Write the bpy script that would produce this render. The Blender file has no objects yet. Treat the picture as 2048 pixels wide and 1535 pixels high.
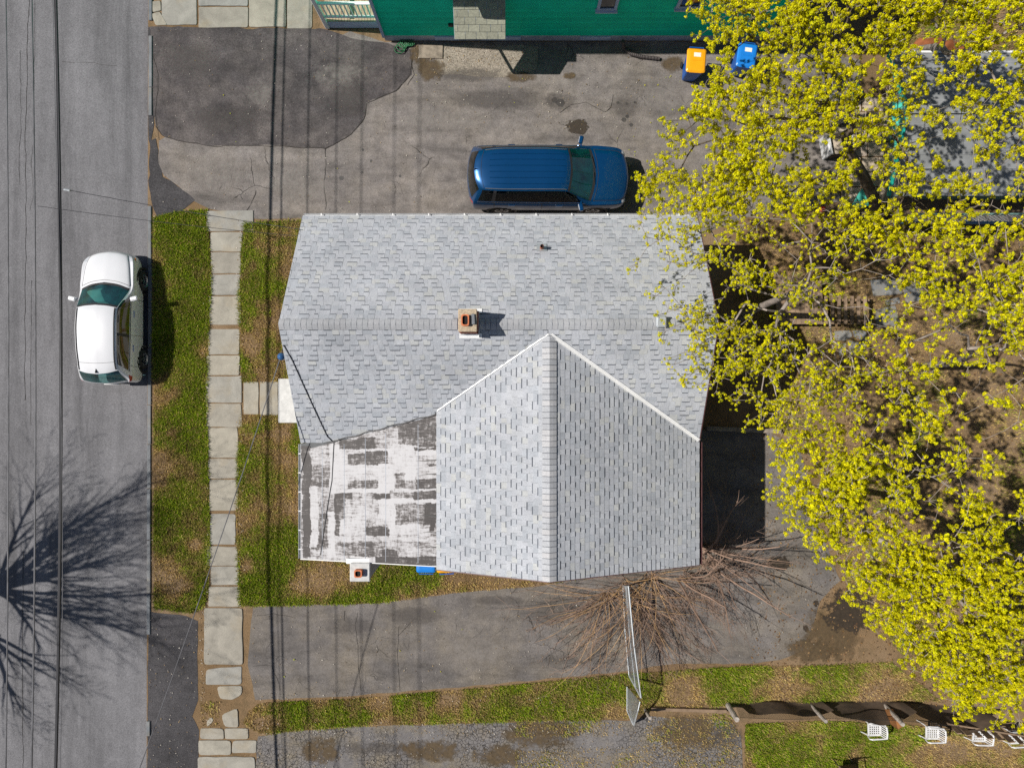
import bpy, bmesh, math, random
import numpy as np
from mathutils import Vector, Matrix, noise as mnoise

rad = math.radians
random.seed(11)
rng = np.random.default_rng(7)
scene = bpy.context.scene

# ------------------------------------------------------------------ camera, sky, sun, exposure
H = 23.6                     # drone height above the yard, metres
F = 1416.0                   # focal length in photo pixels (2048 wide)
cam_d = bpy.data.cameras.new('camera')
cam_d.sensor_width = 36.0
cam_d.lens = 36.0 * F / 2048.0
cam_d.clip_end = 2000
cam = bpy.data.objects.new('camera', cam_d)
scene.collection.objects.link(cam)
cam.location = (0, 0, H)
scene.camera = cam

SUN_EL = rad(50); SUN_AZ = rad(4)     # light travels towards +x and a touch towards -y
sdir = Vector((math.cos(SUN_EL) * math.cos(SUN_AZ), -math.cos(SUN_EL) * math.sin(SUN_AZ), -math.sin(SUN_EL)))
world = bpy.data.worlds.new('World'); scene.world = world; world.use_nodes = True
wn = world.node_tree.nodes; wl = world.node_tree.links
for n in list(wn): wn.remove(n)
wo = wn.new('ShaderNodeOutputWorld'); bg = wn.new('ShaderNodeBackground'); sky = wn.new('ShaderNodeTexSky')
sky.sky_type = 'NISHITA'; sky.sun_disc = False
sky.sun_elevation = SUN_EL; sky.sun_rotation = rad(274)
bg.inputs['Strength'].default_value = 0.05
wl.new(sky.outputs[0], bg.inputs[0]); wl.new(bg.outputs[0], wo.inputs[0])
sun_d = bpy.data.lights.new('sun', 'SUN'); sun_d.energy = 5.0; sun_d.angle = rad(0.55); sun_d.color = (1.0, 0.955, 0.89)
sun = bpy.data.objects.new('sun', sun_d); scene.collection.objects.link(sun)
sun.rotation_euler = sdir.to_track_quat('-Z', 'Y').to_euler(); sun.location = (-30, 0, 40)
vs = scene.view_settings
vs.view_transform = 'Standard'; vs.look = 'None'; vs.gamma = 1.0; vs.use_curve_mapping = False; vs.exposure = 0.12
scene.cycles.max_bounces = 6; scene.cycles.transparent_max_bounces = 12
scene.cycles.use_denoising = False

COL = scene.collection

# ------------------------------------------------------------------ helpers
def W(px, py, z=0.0):
    """world point at height z that the photograph shows at pixel (px, py)"""
    k = (H - z) / F
    return ((px - 1024.0) * k, (767.5 - py) * k, z)

def tag(o, label=None, cat=None, group=None, kind=None):
    if label: o['label'] = label
    if cat: o['category'] = cat
    if group: o['group'] = group
    if kind: o['kind'] = kind
    return o

def empty(name, loc, rz=0.0, label=None, cat=None, group=None, kind=None):
    o = bpy.data.objects.new(name, None); COL.objects.link(o)
    o.location = loc; o.rotation_euler = (0, 0, rz); o.empty_display_size = 0.3
    return tag(o, label, cat, group, kind)

def org_of(parent):
    while parent.parent is not None: parent = parent.parent
    return Vector(parent.location)

def mesh_from(name, verts, faces, mats, mi=None, cols=None, smooth=False):
    me = bpy.data.meshes.new(name)
    me.from_pydata([tuple(v) for v in verts], [], faces)
    for m in mats: me.materials.append(m)
    if mi is not None and len(mats) > 1: me.polygons.foreach_set('material_index', np.asarray(mi, np.int32))
    if cols is not None:
        a = me.color_attributes.new('Col', 'FLOAT_COLOR', 'POINT')
        c = np.ones((len(verts), 4), np.float32); c[:, :3] = np.asarray(cols, np.float32)
        a.data.foreach_set('color', c.ravel())
    if smooth: me.polygons.foreach_set('use_smooth', np.ones(len(me.polygons), bool))
    me.update()
    return me

def np_mesh(name, V, Q, mats, cols=None):
    """fast quad mesh: V (n,3), Q (m,4)"""
    me = bpy.data.meshes.new(name)
    V = np.ascontiguousarray(V, np.float32); Q = np.ascontiguousarray(Q, np.int32); k = Q.shape[1]
    me.vertices.add(len(V)); me.vertices.foreach_set('co', V.ravel())
    me.loops.add(Q.size); me.loops.foreach_set('vertex_index', Q.ravel())
    me.polygons.add(len(Q)); me.polygons.foreach_set('loop_start', np.arange(0, Q.size, k, dtype=np.int32))
    try: me.polygons.foreach_set('loop_total', np.full(len(Q), k, np.int32))
    except Exception: pass
    for m in mats: me.materials.append(m)
    if cols is not None:
        a = me.color_attributes.new('Col', 'FLOAT_COLOR', 'POINT')
        c = np.ones((len(V), 4), np.float32); c[:, :3] = cols
        a.data.foreach_set('color', c.ravel())
    me.update(calc_edges=True); me.validate()
    return me

class MB:
    """collects faces in world coordinates and links them as ONE mesh object"""
    def __init__(s): s.v = []; s.f = []; s.mi = []; s.c = []; s.m = 0; s.col = (1, 1, 1)
    def add(s, vs, fs):
        b = len(s.v); s.v += [tuple(v) for v in vs]; s.c += [s.col] * len(vs)
        for f in fs: s.f.append(tuple(b + i for i in f)); s.mi.append(s.m)
        return s
    def box(s, c, size, rz=0.0, M=None, bev=0.0):
        hx, hy, hz = size[0] / 2, size[1] / 2, size[2] / 2
        if bev > 0:
            b = min(bev, hx * .45, hy * .45, hz * .6); vs = []
            for z, i in ((-hz, b), (-hz + b, 0), (hz - b, 0), (hz, b)):
                X = hx - i; Y = hy - i; q = min(b, X * .6, Y * .6)
                vs += [(-X + q, -Y, z), (X - q, -Y, z), (X, -Y + q, z), (X, Y - q, z), (X - q, Y, z), (-X + q, Y, z), (-X, Y - q, z), (-X, -Y + q, z)]
            fs = [tuple(range(7, -1, -1)), tuple(range(24, 32))]
            for k in range(3):
                for j in range(8): fs.append((k * 8 + j, k * 8 + (j + 1) % 8, k * 8 + 8 + (j + 1) % 8, k * 8 + 8 + j))
        else:
            vs = [(x, y, z) for z in (-hz, hz) for x, y in ((-hx, -hy), (hx, -hy), (hx, hy), (-hx, hy))]
            fs = [(3, 2, 1, 0), (4, 5, 6, 7), (0, 1, 5, 4), (1, 2, 6, 5), (2, 3, 7, 6), (3, 0, 4, 7)]
        R = M if M is not None else Matrix.Rotation(rz, 3, 'Z')
        c = Vector(c)
        return s.add([c + R @ Vector(v) for v in vs], fs)
    def bar(s, a, b, w, h, up=(0, 0, 1)):
        a = Vector(a); b = Vector(b); d = b - a; L = d.length
        if L < 1e-6: return s
        x = d / L; u = Vector(up)
        if abs(x.dot(u)) > .98: u = Vector((0, 1, 0))
        y = u.cross(x).normalized(); z = x.cross(y)
        M = Matrix((x, y, z)).transposed()
        return s.box((a + b) / 2, (L, w, h), M=M)
    def tube(s, pts, r, n=6, cap=True, closed=False):
        pts = [Vector(p) for p in pts]
        rs = r if isinstance(r, (list, tuple, np.ndarray)) else [r] * len(pts)
        vs = []; fs = []; prev = None; N = len(pts)
        for i, p in enumerate(pts):
            if closed: t = pts[(i + 1) % N] - pts[i - 1]
            else: t = pts[min(i + 1, N - 1)] - pts[max(i - 1, 0)]
            t = t.normalized() if t.length > 1e-9 else Vector((0, 0, 1))
            if prev is None:
                a = t.orthogonal().normalized()
            else:
                a = prev - t * prev.dot(t)
                a = a.normalized() if a.length > 1e-6 else t.orthogonal().normalized()
            prev = a; b = t.cross(a)
            for k in range(n):
                th = 2 * math.pi * k / n
                vs.append(p + (a * math.cos(th) + b * math.sin(th)) * rs[i])
        for i in range(N if closed else N - 1):
            j = (i + 1) % N
            for k in range(n):
                fs.append((i * n + k, i * n + (k + 1) % n, j * n + (k + 1) % n, j * n + k))
        if cap and not closed:
            fs.append(tuple(range(n - 1, -1, -1))); fs.append(tuple((N - 1) * n + k for k in range(n)))
        return s.add(vs, fs)
    def prism(s, poly, z0, z1):
        n = len(poly)
        vs = [(p[0], p[1], z0) for p in poly] + [(p[0], p[1], z1) for p in poly]
        fs = [tuple(range(n - 1, -1, -1)), tuple(range(n, 2 * n))] + [(i, (i + 1) % n, n + (i + 1) % n, n + i) for i in range(n)]
        return s.add(vs, fs)
    def slab3(s, poly, nrm, t):
        """extrude a planar 3-D polygon by t along -nrm"""
        n = len(poly); nr = Vector(nrm)
        top = [Vector(p) for p in poly]; bot = [p - nr * t for p in top]
        return s.add(top + bot, [tuple(range(n)), tuple(range(2 * n - 1, n - 1, -1))] + [(i, n + i, n + (i + 1) % n, (i + 1) % n) for i in range(n)])
    def lathe(s, prof, c, axis='Z', n=24):
        vs = []; fs = []; c = Vector(c)
        for r, h in prof:
            for k in range(n):
                th = 2 * math.pi * k / n
                if axis == 'Z': vs.append(c + Vector((r * math.cos(th), r * math.sin(th), h)))
                elif axis == 'Y': vs.append(c + Vector((r * math.cos(th), h, r * math.sin(th))))
                else: vs.append(c + Vector((h, r * math.cos(th), r * math.sin(th))))
        for i in range(len(prof) - 1):
            for k in range(n):
                fs.append((i * n + k, i * n + (k + 1) % n, (i + 1) * n + (k + 1) % n, (i + 1) * n + k))
        return s.add(vs, fs)
    def build(s, name, mats, parent=None, loc=None, smooth=False, fix=False, use_col=False, local=False):
        if not isinstance(mats, (list, tuple)): mats = [mats]
        if local: o0 = Vector((0, 0, 0))
        elif parent is not None: o0 = org_of(parent)
        elif loc is not None: o0 = Vector(loc)
        else: o0 = Vector((0, 0, 0))
        me = mesh_from(name, [(v[0] - o0.x, v[1] - o0.y, v[2] - o0.z) for v in s.v], s.f, list(mats), s.mi, s.c if use_col else None, smooth)
        if fix:
            bm = bmesh.new(); bm.from_mesh(me); bmesh.ops.recalc_face_normals(bm, faces=bm.faces); bm.to_mesh(me); bm.free()
        o = bpy.data.objects.new(name, me); COL.objects.link(o)
        if parent is not None: o.parent = parent
        elif not local: o.location = o0
        return o

def link_mesh(name, me, parent=None, mat4=None):
    o = bpy.data.objects.new(name, me); COL.objects.link(o)
    if parent is not None: o.parent = parent
    if mat4 is not None: o.matrix_local = mat4
    return o

def copy_tree(o, parent=None):
    c = o.copy(); COL.objects.link(c); c.parent = parent
    for ch in list(o.children): copy_tree(ch, c)
    return c

def fbm(x, y, s, seed=0.0, octv=3):
    a = x * .797 - y * .604; b = x * .604 + y * .797
    w = mnoise.noise_vector(Vector((a * s * .8, b * s * .8, seed + 9.5))) * .45
    return mnoise.fractal(Vector((a * s + seed * 7.3 + w.x, b * s - seed * 3.1 + w.y, seed + .37)), 1.0, 2.0, octv)

def in_poly(X, Y, poly):
    poly = np.asarray(poly, float); n = len(poly); inside = np.zeros(X.shape, bool); j = n - 1
    for i in range(n):
        xi, yi = poly[i]; xj, yj = poly[j]
        c = ((yi > Y) != (yj > Y)) & (X < (xj - xi) * (Y - yi) / ((yj - yi) + 1e-12) + xi)
        inside ^= c; j = i
    return inside

def rough_poly(pts, step=0.25, amp=0.04, closed=True, seed=1.0):
    out = []; n = len(pts)
    for i in range(n if closed else n - 1):
        a = Vector(pts[i][:2]); b = Vector(pts[(i + 1) % n][:2]); L = (b - a).length; k = max(1, int(L / step))
        for j in range(k):
            p = a.lerp(b, j / k)
            q = mnoise.noise_vector(Vector((p.x * 1.7, p.y * 1.7, seed))) * amp + mnoise.noise_vector(Vector((p.x * 6, p.y * 6, seed + 4))) * amp * .5
            out.append((p.x + q.x, p.y + q.y))
    if not closed: out.append(tuple(pts[-1][:2]))
    return out

# ------------------------------------------------------------------ materials
def new_mat(name):
    m = bpy.data.materials.new(name); m.use_nodes = True
    nt = m.node_tree; nt.nodes.clear()
    out = nt.nodes.new('ShaderNodeOutputMaterial'); b = nt.nodes.new('ShaderNodeBsdfPrincipled')
    nt.links.new(b.outputs[0], out.inputs[0])
    return m, nt, b, out

class NT:
    def __init__(s, nt): s.nt = nt; s.geo = None
    def n(s, t, **k):
        x = s.nt.nodes.new(t)
        for a, v in k.items(): setattr(x, a, v)
        return x
    def l(s, a, b): s.nt.links.new(a, b)
    def pos(s):
        if s.geo is None: s.geo = s.n('ShaderNodeNewGeometry')
        return s.geo.outputs['Position']
    def objco(s):
        return s.n('ShaderNodeTexCoord').outputs['Object']
    def scaled(s, vec, sc):
        m = s.n('ShaderNodeMapping'); m.inputs['Scale'].default_value = sc; s.l(vec, m.inputs['Vector']); return m.outputs[0]
    def noise(s, vec, scale, detail=3, rough=.55, dist=0.0):
        x = s.n('ShaderNodeTexNoise'); x.inputs['Scale'].default_value = scale; x.inputs['Detail'].default_value = detail
        x.inputs['Roughness'].default_value = rough; x.inputs['Distortion'].default_value = dist; s.l(vec, x.inputs['Vector']); return x.outputs['Fac']
    def vor(s, vec, scale, feat='DISTANCE_TO_EDGE'):
        x = s.n('ShaderNodeTexVoronoi', feature=feat); x.inputs['Scale'].default_value = scale; s.l(vec, x.inputs['Vector']); return x.outputs['Distance']
    def ramp(s, fac, stops, interp='LINEAR'):
        r = s.n('ShaderNodeValToRGB'); e = r.color_ramp.elements; r.color_ramp.interpolation = interp
        while len(e) < len(stops): e.new(0.5)
        for i, (p, c) in enumerate(stops):
            e[i].position = p; e[i].color = (c[0], c[1], c[2], 1) if isinstance(c, (tuple, list)) else (c, c, c, 1)
        s.l(fac, r.inputs[0]); return r.outputs[0]
    def mix(s, fac, a, b, mode='MIX'):
        m = s.n('ShaderNodeMix', data_type='RGBA', blend_type=mode)
        for sock, v in ((m.inputs[0], fac), (m.inputs[6], a), (m.inputs[7], b)):
            if hasattr(v, 'is_output'): s.l(v, sock)
            elif isinstance(v, (int, float)): sock.default_value = v if sock == m.inputs[0] else (v, v, v, 1)
            else: sock.default_value = (v[0], v[1], v[2], 1)
        return m.outputs[2]
    def math(s, op, a, b=None, clamp=False):
        m = s.n('ShaderNodeMath', operation=op); m.use_clamp = clamp
        for sock, v in ((m.inputs[0], a), (m.inputs[1], b)):
            if v is None: continue
            if hasattr(v, 'is_output'): s.l(v, sock)
            else: sock.default_value = v
        return m.outputs[0]
    def bump(s, h, bsdf, strength=.3, dist=.02):
        b = s.n('ShaderNodeBump'); b.inputs['Strength'].default_value = strength; b.inputs['Distance'].default_value = dist
        s.l(h, b.inputs['Height']); s.l(b.outputs[0], bsdf.inputs['Normal'])
    def col(s, name='Col'):
        a = s.n('ShaderNodeAttribute', attribute_name=name); return a.outputs['Color']
    def rnd(s): return s.n('ShaderNodeObjectInfo').outputs['Random']

def plain(name, c, rough=.6, metal=0.0, var=.12, scale=6.0, spec=.5, coat=0.0, bump=0.0, rndvar=0.0):
    m, nt, b, out = new_mat(name); t = NT(nt)
    b.inputs['Roughness'].default_value = rough; b.inputs['Metallic'].default_value = metal
    b.inputs['Specular IOR Level'].default_value = spec; b.inputs['Coat Weight'].default_value = coat; b.inputs['Coat Roughness'].default_value = .05
    f = t.noise(t.pos(), scale, 4)
    lo = tuple(x * (1 - var) for x in c); hi = tuple(min(1, x * (1 + var)) for x in c)
    cc = t.ramp(f, [(.3, lo), (.7, hi)])
    if rndvar > 0:
        rv = t.math('ADD', t.math('MULTIPLY', t.rnd(), 2 * rndvar), 1 - rndvar)
        cc = t.mix(1.0, cc, rv, 'MULTIPLY')
    t.l(cc, b.inputs['Base Color'])
    if bump > 0: t.bump(t.noise(t.pos(), scale * 6, 4), b, bump, .01)
    return m

def asphalt(name, c, mott=.2, speck=.35, crack=None, tan=None, tansc=.6, stain=.5, streak=None):
    m, nt, b, out = new_mat(name); t = NT(nt); p = t.pos()
    b.inputs['Roughness'].default_value = .92; b.inputs['Specular IOR Level'].default_value = .25
    big = t.noise(p, .45, 5, .6); mid = t.noise(p, 2.6, 5, .65); fine = t.noise(p, 34, 4, .85); grit = t.noise(p, 42, 2, .6)
    cc = t.ramp(big, [(.3, tuple(x * (1 - mott) for x in c)), (.7, tuple(x * (1 + mott) for x in c))])
    if tan is not None:
        cc = t.mix(t.ramp(t.noise(p, tansc, 5, .65), [(.42, 0.0), (.66, 1.0)]), cc, tan)
    cc = t.mix(1.0, cc, t.ramp(mid, [(.25, 1 - stain * .5), (.75, 1 + stain * .35)]), 'MULTIPLY')
    cc = t.mix(1.0, cc, t.ramp(fine, [(.32, 1 - speck * 1.5), (.68, 1 + speck * 1.5)]), 'MULTIPLY')
    cc = t.mix(t.ramp(grit, [(.68, 0.0), (.74, .4)]), cc, (.50, .48, .45))
    if streak:
        sn = t.noise(t.scaled(p, streak), 1.0, 6, .68, .4)
        cc = t.mix(1.0, cc, t.ramp(sn, [(.3, .62), (.5, 1.0), (.72, 1.22)]), 'MULTIPLY')
    h = fine
    if crack:
        sc, wdt, lo, hi = crack
        warp = t.n('ShaderNodeVectorMath', operation='ADD')
        nz = t.n('ShaderNodeTexNoise'); nz.inputs['Scale'].default_value = 3.0; t.l(p, nz.inputs['Vector'])
        sc2 = t.n('ShaderNodeVectorMath', operation='SCALE'); sc2.inputs['Scale'].default_value = .18; t.l(nz.outputs['Color'], sc2.inputs[0])
        t.l(p, warp.inputs[0]); t.l(sc2.outputs[0], warp.inputs[1])
        e = t.vor(warp.outputs[0], sc)
        ln = t.ramp(e, [(wdt * .4, 1.0), (wdt, 0.0)])
        msk = t.ramp(t.noise(p, .5, 3, .6), [(lo, 0.0), (hi, 1.0)])
        k = t.math('MULTIPLY', ln, msk)
        cc = t.mix(t.math('MULTIPLY', k, .8), cc, (.02, .018, .016))
        h = t.math('SUBTRACT', fine, t.math('MULTIPLY', k, 1.5))
    t.l(cc, b.inputs['Base Color']); t.bump(h, b, .5, .012)
    return m

def vcol(name, rough=.8, trans=0.0, spec=.3, bumpscale=0, mulnoise=0.0, weather=False):
    m, nt, b, out = new_mat(name); t = NT(nt)
    c = t.col()
    if mulnoise > 0: c = t.mix(1.0, c, t.ramp(t.noise(t.pos(), 45, 2, .7), [(.3, 1 - mulnoise), (.7, 1 + mulnoise)]), 'MULTIPLY')
    if weather:
        c = t.mix(1.0, c, t.ramp(t.noise(t.pos(), .55, 5, .65), [(.3, .86), (.7, 1.10)]), 'MULTIPLY')
        c = t.mix(1.0, c, t.ramp(t.noise(t.pos(), 3.2, 4, .7), [(.3, .90), (.7, 1.08)]), 'MULTIPLY')
        c = t.mix(t.ramp(t.noise(t.pos(), 1.4, 6, .75), [(.60, 0.0), (.74, .35)]), c, (.30, .30, .27))
    t.l(c, b.inputs['Base Color']); b.inputs['Roughness'].default_value = rough; b.inputs['Specular IOR Level'].default_value = spec
    if trans > 0:
        tr = t.n('ShaderNodeBsdfTranslucent'); mx = t.n('ShaderNodeMixShader'); mx.inputs[0].default_value = trans
        t.l(c, tr.inputs['Color']); t.l(b.outputs[0], mx.inputs[1]); t.l(tr.outputs[0], mx.inputs[2]); t.l(mx.outputs[0], out.inputs[0])
    return m

def glass(name, tint, sky_paint=None, rough=.03):
    m, nt, b, out = new_mat(name); t = NT(nt)
    nt.nodes.remove(b)
    tr = t.n('ShaderNodeBsdfTransparent'); tr.inputs[0].default_value = (*tint, 1)
    gl = t.n('ShaderNodeBsdfGlossy'); gl.inputs['Roughness'].default_value = rough
    fr = t.n('ShaderNodeFresnel'); fr.inputs['IOR'].default_value = 1.6
    f = t.math('ADD', fr.outputs[0], .09, True)
    mx = t.n('ShaderNodeMixShader'); t.l(f, mx.inputs[0]); t.l(tr.outputs[0], mx.inputs[1]); t.l(gl.outputs[0], mx.inputs[2])
    res = mx.outputs[0]
    if sky_paint:
        df = t.n('ShaderNodeBsdfDiffuse'); df.inputs[0].default_value = (*sky_paint, 1); m2 = t.n('ShaderNodeMixShader')  # patchy diffuse teal painted into the glass in place of the sky's reflection
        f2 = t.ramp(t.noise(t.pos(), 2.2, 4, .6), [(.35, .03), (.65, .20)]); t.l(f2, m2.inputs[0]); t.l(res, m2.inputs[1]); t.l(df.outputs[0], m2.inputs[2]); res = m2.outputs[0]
    t.l(res, out.inputs[0])
    return m

M = {}
M['road'] = asphalt('road_asphalt', (.158, .156, .164), .08, .3, stain=.25, streak=(1.3, .12, 1))
M['drive'] = asphalt('drive_asphalt', (.180, .162, .153), .18, .3, crack=(1.0, .012, .55, .62), tan=(.205, .18, .158), stain=.7, streak=(.35, 1.5, 1))
M['drive_dark'] = asphalt('patch_asphalt', (.072, .064, .065), .32, .4, tan=(.12, .105, .10), tansc=.8, stain=.7, streak=(.5, 1.2, 1))
M['drive_low'] = asphalt('side_drive_asphalt', (.145, .132, .124), .16, .3, crack=(1.6, .012, .5, .6), tan=(.175, .152, .125), stain=.55, streak=(.3, 1.3, 1))
M['drive_gator'] = asphalt('crazed_asphalt', (.165, .155, .152), .18, .3, crack=(8.5, .07, .38, .55), tan=(.175, .15, .115), tansc=1.3, stain=.5)
M['apron'] = asphalt('apron_asphalt', (.060, .057, .060), .3, .5, stain=.6)
M['aggregate'] = asphalt('pebble_concrete', (.27, .235, .19), .15, .6, stain=.5)
M['crack'] = plain('crack_dirt', (.028, .024, .020), .95, var=.3)
M['stain'] = plain('wet_soil', (.040, .029, .019), .55, var=.35, scale=5)
M['mud'] = plain('mud_wash', (.10, .070, .036), .9, var=.4, scale=3)
M['oil'] = plain('oil_stain', (.05, .045, .042), .6, var=.3)

def soil_mat():
    m, nt, b, out = new_mat('yard_soil'); t = NT(nt); p = t.pos()
    b.inputs['Roughness'].default_value = .97; b.inputs['Specular IOR Level'].default_value = .15
    big = t.noise(p, .35, 5, .6); mid = t.noise(p, 2.2, 6, .7); fine = t.noise(p, 28, 4, .75); litter = t.noise(p, 60, 2, .7)
    cc = t.ramp(big, [(.3, (.15, .095, .045)), (.5, (.21, .14, .078)), (.7, (.25, .18, .115))])
    cc = t.mix(t.ramp(mid, [(.5, 0.0), (.7, .7)]), cc, (.10, .075, .04))
    cc = t.mix(1.0, cc, t.ramp(fine, [(.25, .55), (.75, 1.45)]), 'MULTIPLY')
    cc = t.mix(t.ramp(litter, [(.64, 0.0), (.72, .6)]), cc, (.34, .22, .10))
    t.l(cc, b.inputs['Base Color']); t.bump(fine, b, .8, .03)
    return m
M['soil'] = soil_mat()

def stone_mat(name, c1, c2, c3):
    m, nt, b, out = new_mat(name); t = NT(nt); p = t.pos()
    b.inputs['Roughness'].default_value = .85; b.inputs['Specular IOR Level'].default_value = .3
    r = t.rnd()
    off = t.n('ShaderNodeVectorMath', operation='ADD'); t.l(p, off.inputs[0]); t.l(r, off.inputs[1])
    base = t.ramp(r, [(0, c1), (.5, c2), (1, c3)])
    mid = t.noise(off.outputs[0], 2.0, 6, .65, .6); fine = t.noise(p, 40, 3, .7)
    cc = t.mix(1.0, base, t.ramp(mid, [(.25, .72), (.75, 1.22)]), 'MULTIPLY')
    cc = t.mix(t.ramp(t.noise(off.outputs[0], 1.2, 4), [(.55, 0.0), (.75, .5)]), cc, (.30, .24, .15))
    cc = t.mix(1.0, cc, t.ramp(fine, [(.3, .85), (.7, 1.15)]), 'MULTIPLY')
    t.l(cc, b.inputs['Base Color']); t.bump(mid, b, .25, .03)
    return m
M['slab'] = stone_mat('bluestone', (.285, .265, .225), (.33, .305, .25), (.27, .265, .245))
M['kerb'] = stone_mat('kerb_stone', (.17, .18, .19), (.20, .205, .21), (.15, .165, .18))
M['shingle'] = vcol('shingle_granules', .9, mulnoise=.2, weather=True)
M['deckfelt'] = plain('roof_felt', (.12, .125, .13), .9)
M['white'] = plain('white_paint', (.78, .78, .77), .45, var=.05)
M['guttergrey'] = plain('aluminium_gutter', (.52, .53, .54), .5, var=.12, scale=3)
M['flash'] = plain('white_flashing', (.80, .80, .79), .35, metal=.0, var=.06, scale=3)
M['wall'] = plain('house_siding', (.50, .47, .42), .7, var=.06)
M['fascia'] = plain('dark_fascia', (.10, .045, .045), .5, var=.1)
M['brick'] = plain('chimney_brick', (.30, .085, .045), .85, var=.35, scale=18, bump=.5)
M['mortar'] = plain('chimney_mortar', (.42, .34, .24), .95, var=.35, scale=25, bump=.6)
M['terracotta'] = plain('terracotta', (.52, .15, .055), .7, var=.2, scale=14)
M['terradark'] = plain('terracotta_weathered', (.36, .10, .045), .75, var=.25, scale=14)
M['bore_black'] = plain('bore_black', (.012, .010, .010), .95)
M['whitebrick'] = plain('painted_masonry', (.50, .50, .49), .8, var=.15, scale=10, bump=.3)
M['blackmetal'] = plain('black_metal', (.02, .02, .022), .4, var=.1)
M['blackplastic'] = plain('black_plastic', (.025, .025, .027), .55, var=.1)
M['rubber'] = plain('tyre_rubber', (.022, .022, .023), .85, var=.15)
M['alloy'] = plain('alloy_rim', (.55, .56, .58), .3, metal=.9, var=.05)
M['galv'] = plain('galvanised_steel', (.50, .53, .55), .45, metal=.5, var=.12, scale=10)
M['cable'] = plain('cable_sheath', (.035, .035, .04), .6, var=.2)
M['cable_pale'] = plain('cable_bare', (.16, .16, .17), .5, metal=.4, var=.3, scale=3)  # paler, slightly metallic colour of the thinner wires
M['wood'] = plain('weathered_timber', (.24, .165, .105), .85, var=.28, scale=4, bump=.4, rndvar=.2)
M['deckwood'] = plain('deck_boards', (.40, .29, .20), .8, var=.2, scale=5, bump=.3, rndvar=.12)
M['log'] = plain('peeling_post', (.34, .30, .26), .9, var=.4, scale=12, bump=.6)
M['pole'] = plain('pole_wood', (.13, .09, .06), .9, var=.25, scale=6)
M['binblue'] = plain('bin_blue_plastic', (.006, .10, .42), .42, var=.08)
M['binlidblue'] = plain('bin_blue_lid', (.01, .19, .62), .4, var=.08)
M['binyellow'] = plain('bin_yellow_lid', (.83, .36, .006), .4, var=.05)
M['sticker'] = plain('bin_sticker', (.75, .73, .66), .6, var=.2, scale=40)
M['green'] = plain('green_clapboard', (.002, .68, .41), .6, var=.08, scale=2, spec=.15, rndvar=.13)
M['found'] = plain('painted_foundation', (.42, .45, .50), .8, var=.15, scale=4)
M['bluetrim'] = plain('pale_blue_trim', (.40, .50, .66), .6, var=.08)
M['glassdark'] = plain('window_pane', (.02, .025, .03), .06, var=.05, spec=.8)
M['canopytile'] = plain('canopy_shingle', (.27, .27, .21), .9, var=.2, scale=18, rndvar=.14)
M['hose'] = plain('hose_green', (.02, .13, .05), .45, var=.2)
M['concrete'] = plain('concrete_pad', (.24, .20, .155), .9, var=.4, scale=5, bump=.3)
M['pipe'] = plain('corrugated_pipe', (.05, .04, .038), .6, var=.2)
M['shedroof'] = plain('shed_roofing', (.235, .245, .25), .85, var=.22, scale=2.2, bump=.2)
M['teal'] = plain('teal_paint', (.015, .36, .29), .5, var=.2)
M['tealtarp'] = plain('teal_tarp', (.10, .62, .50), .5, var=.25, scale=7)
M['bluerail'] = plain('blue_rail_paint', (.02, .16, .34), .5, var=.1)
M['shedwall'] = plain('shed_siding', (.12, .22, .20), .7)
M['patio'] = stone_mat('sandstone', (.45, .37, .28), (.50, .41, .33), (.42, .34, .28))
M['flag'] = stone_mat('grey_flagstone', (.20, .20, .19), (.24, .235, .22), (.18, .19, .20))
M['orange'] = plain('orange_tarp', (.62, .22, .09), .7, var=.2, scale=5)
M['cushion'] = plain('cushion_fabric', (.50, .42, .33), .9, var=.15)
M['resin'] = plain('white_resin', (.60, .60, .60), .5, var=.12, scale=9)
M['brownsling'] = plain('brown_sling', (.13, .085, .055), .8, var=.15)
M['screen'] = plain('windscreen_fabric', (.085, .058, .038), .9, var=.35, scale=4)
M['rust'] = plain('rusty_board', (.38, .17, .06), .85, var=.25, scale=7)
M['dead'] = plain('dead_stems', (.42, .26, .12), .85, var=.3, scale=3)
M['deadred'] = plain('reddish_stems', (.25, .165, .12), .85, var=.3, scale=3)
M['bark'] = plain('maple_bark', (.27, .23, .20), .9, var=.45, scale=5, bump=.5)
M['barkdark'] = plain('dark_bark', (.10, .075, .05), .95, var=.5, scale=7, bump=.7)
M['flower'] = vcol('maple_flowers', .65, trans=.30, spec=.2)
M['grass'] = vcol('grass_blades', .7, trans=.25, spec=.25)
M['red'] = plain('red_plastic', (.6, .03, .02), .4)
M['paint_white'] = plain('car_paint_white', (.66, .668, .69), .25, var=.01, coat=1.0)
M['paint_blue'] = plain('car_paint_blue', (.001, .062, .19), .25, metal=.5, var=.04, coat=1.0)
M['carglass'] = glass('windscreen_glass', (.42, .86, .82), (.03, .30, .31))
M['carglassdark'] = glass('privacy_glass', (.03, .045, .045))
M['headlamp'] = plain('headlamp', (.5, .52, .55), .1, var=.1, spec=.8)
M['tail'] = plain('tail_lamp', (.38, .008, .012), .15, var=.05, spec=.8)
M['amber'] = plain('amber_lamp', (.75, .22, .01), .2)
M['chrome'] = plain('chrome', (.75, .76, .78), .12, metal=1.0, var=.02)
M['seat_light'] = plain('seat_fabric_light', (.36, .36, .33), .9)
M['interior'] = plain('car_interior', (.025, .026, .028), .8)
M['dash'] = plain('dashboard_vinyl', (.26, .26, .25), .8)
M['insulator'] = plain('insulator', (.25, .27, .3), .3)

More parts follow.
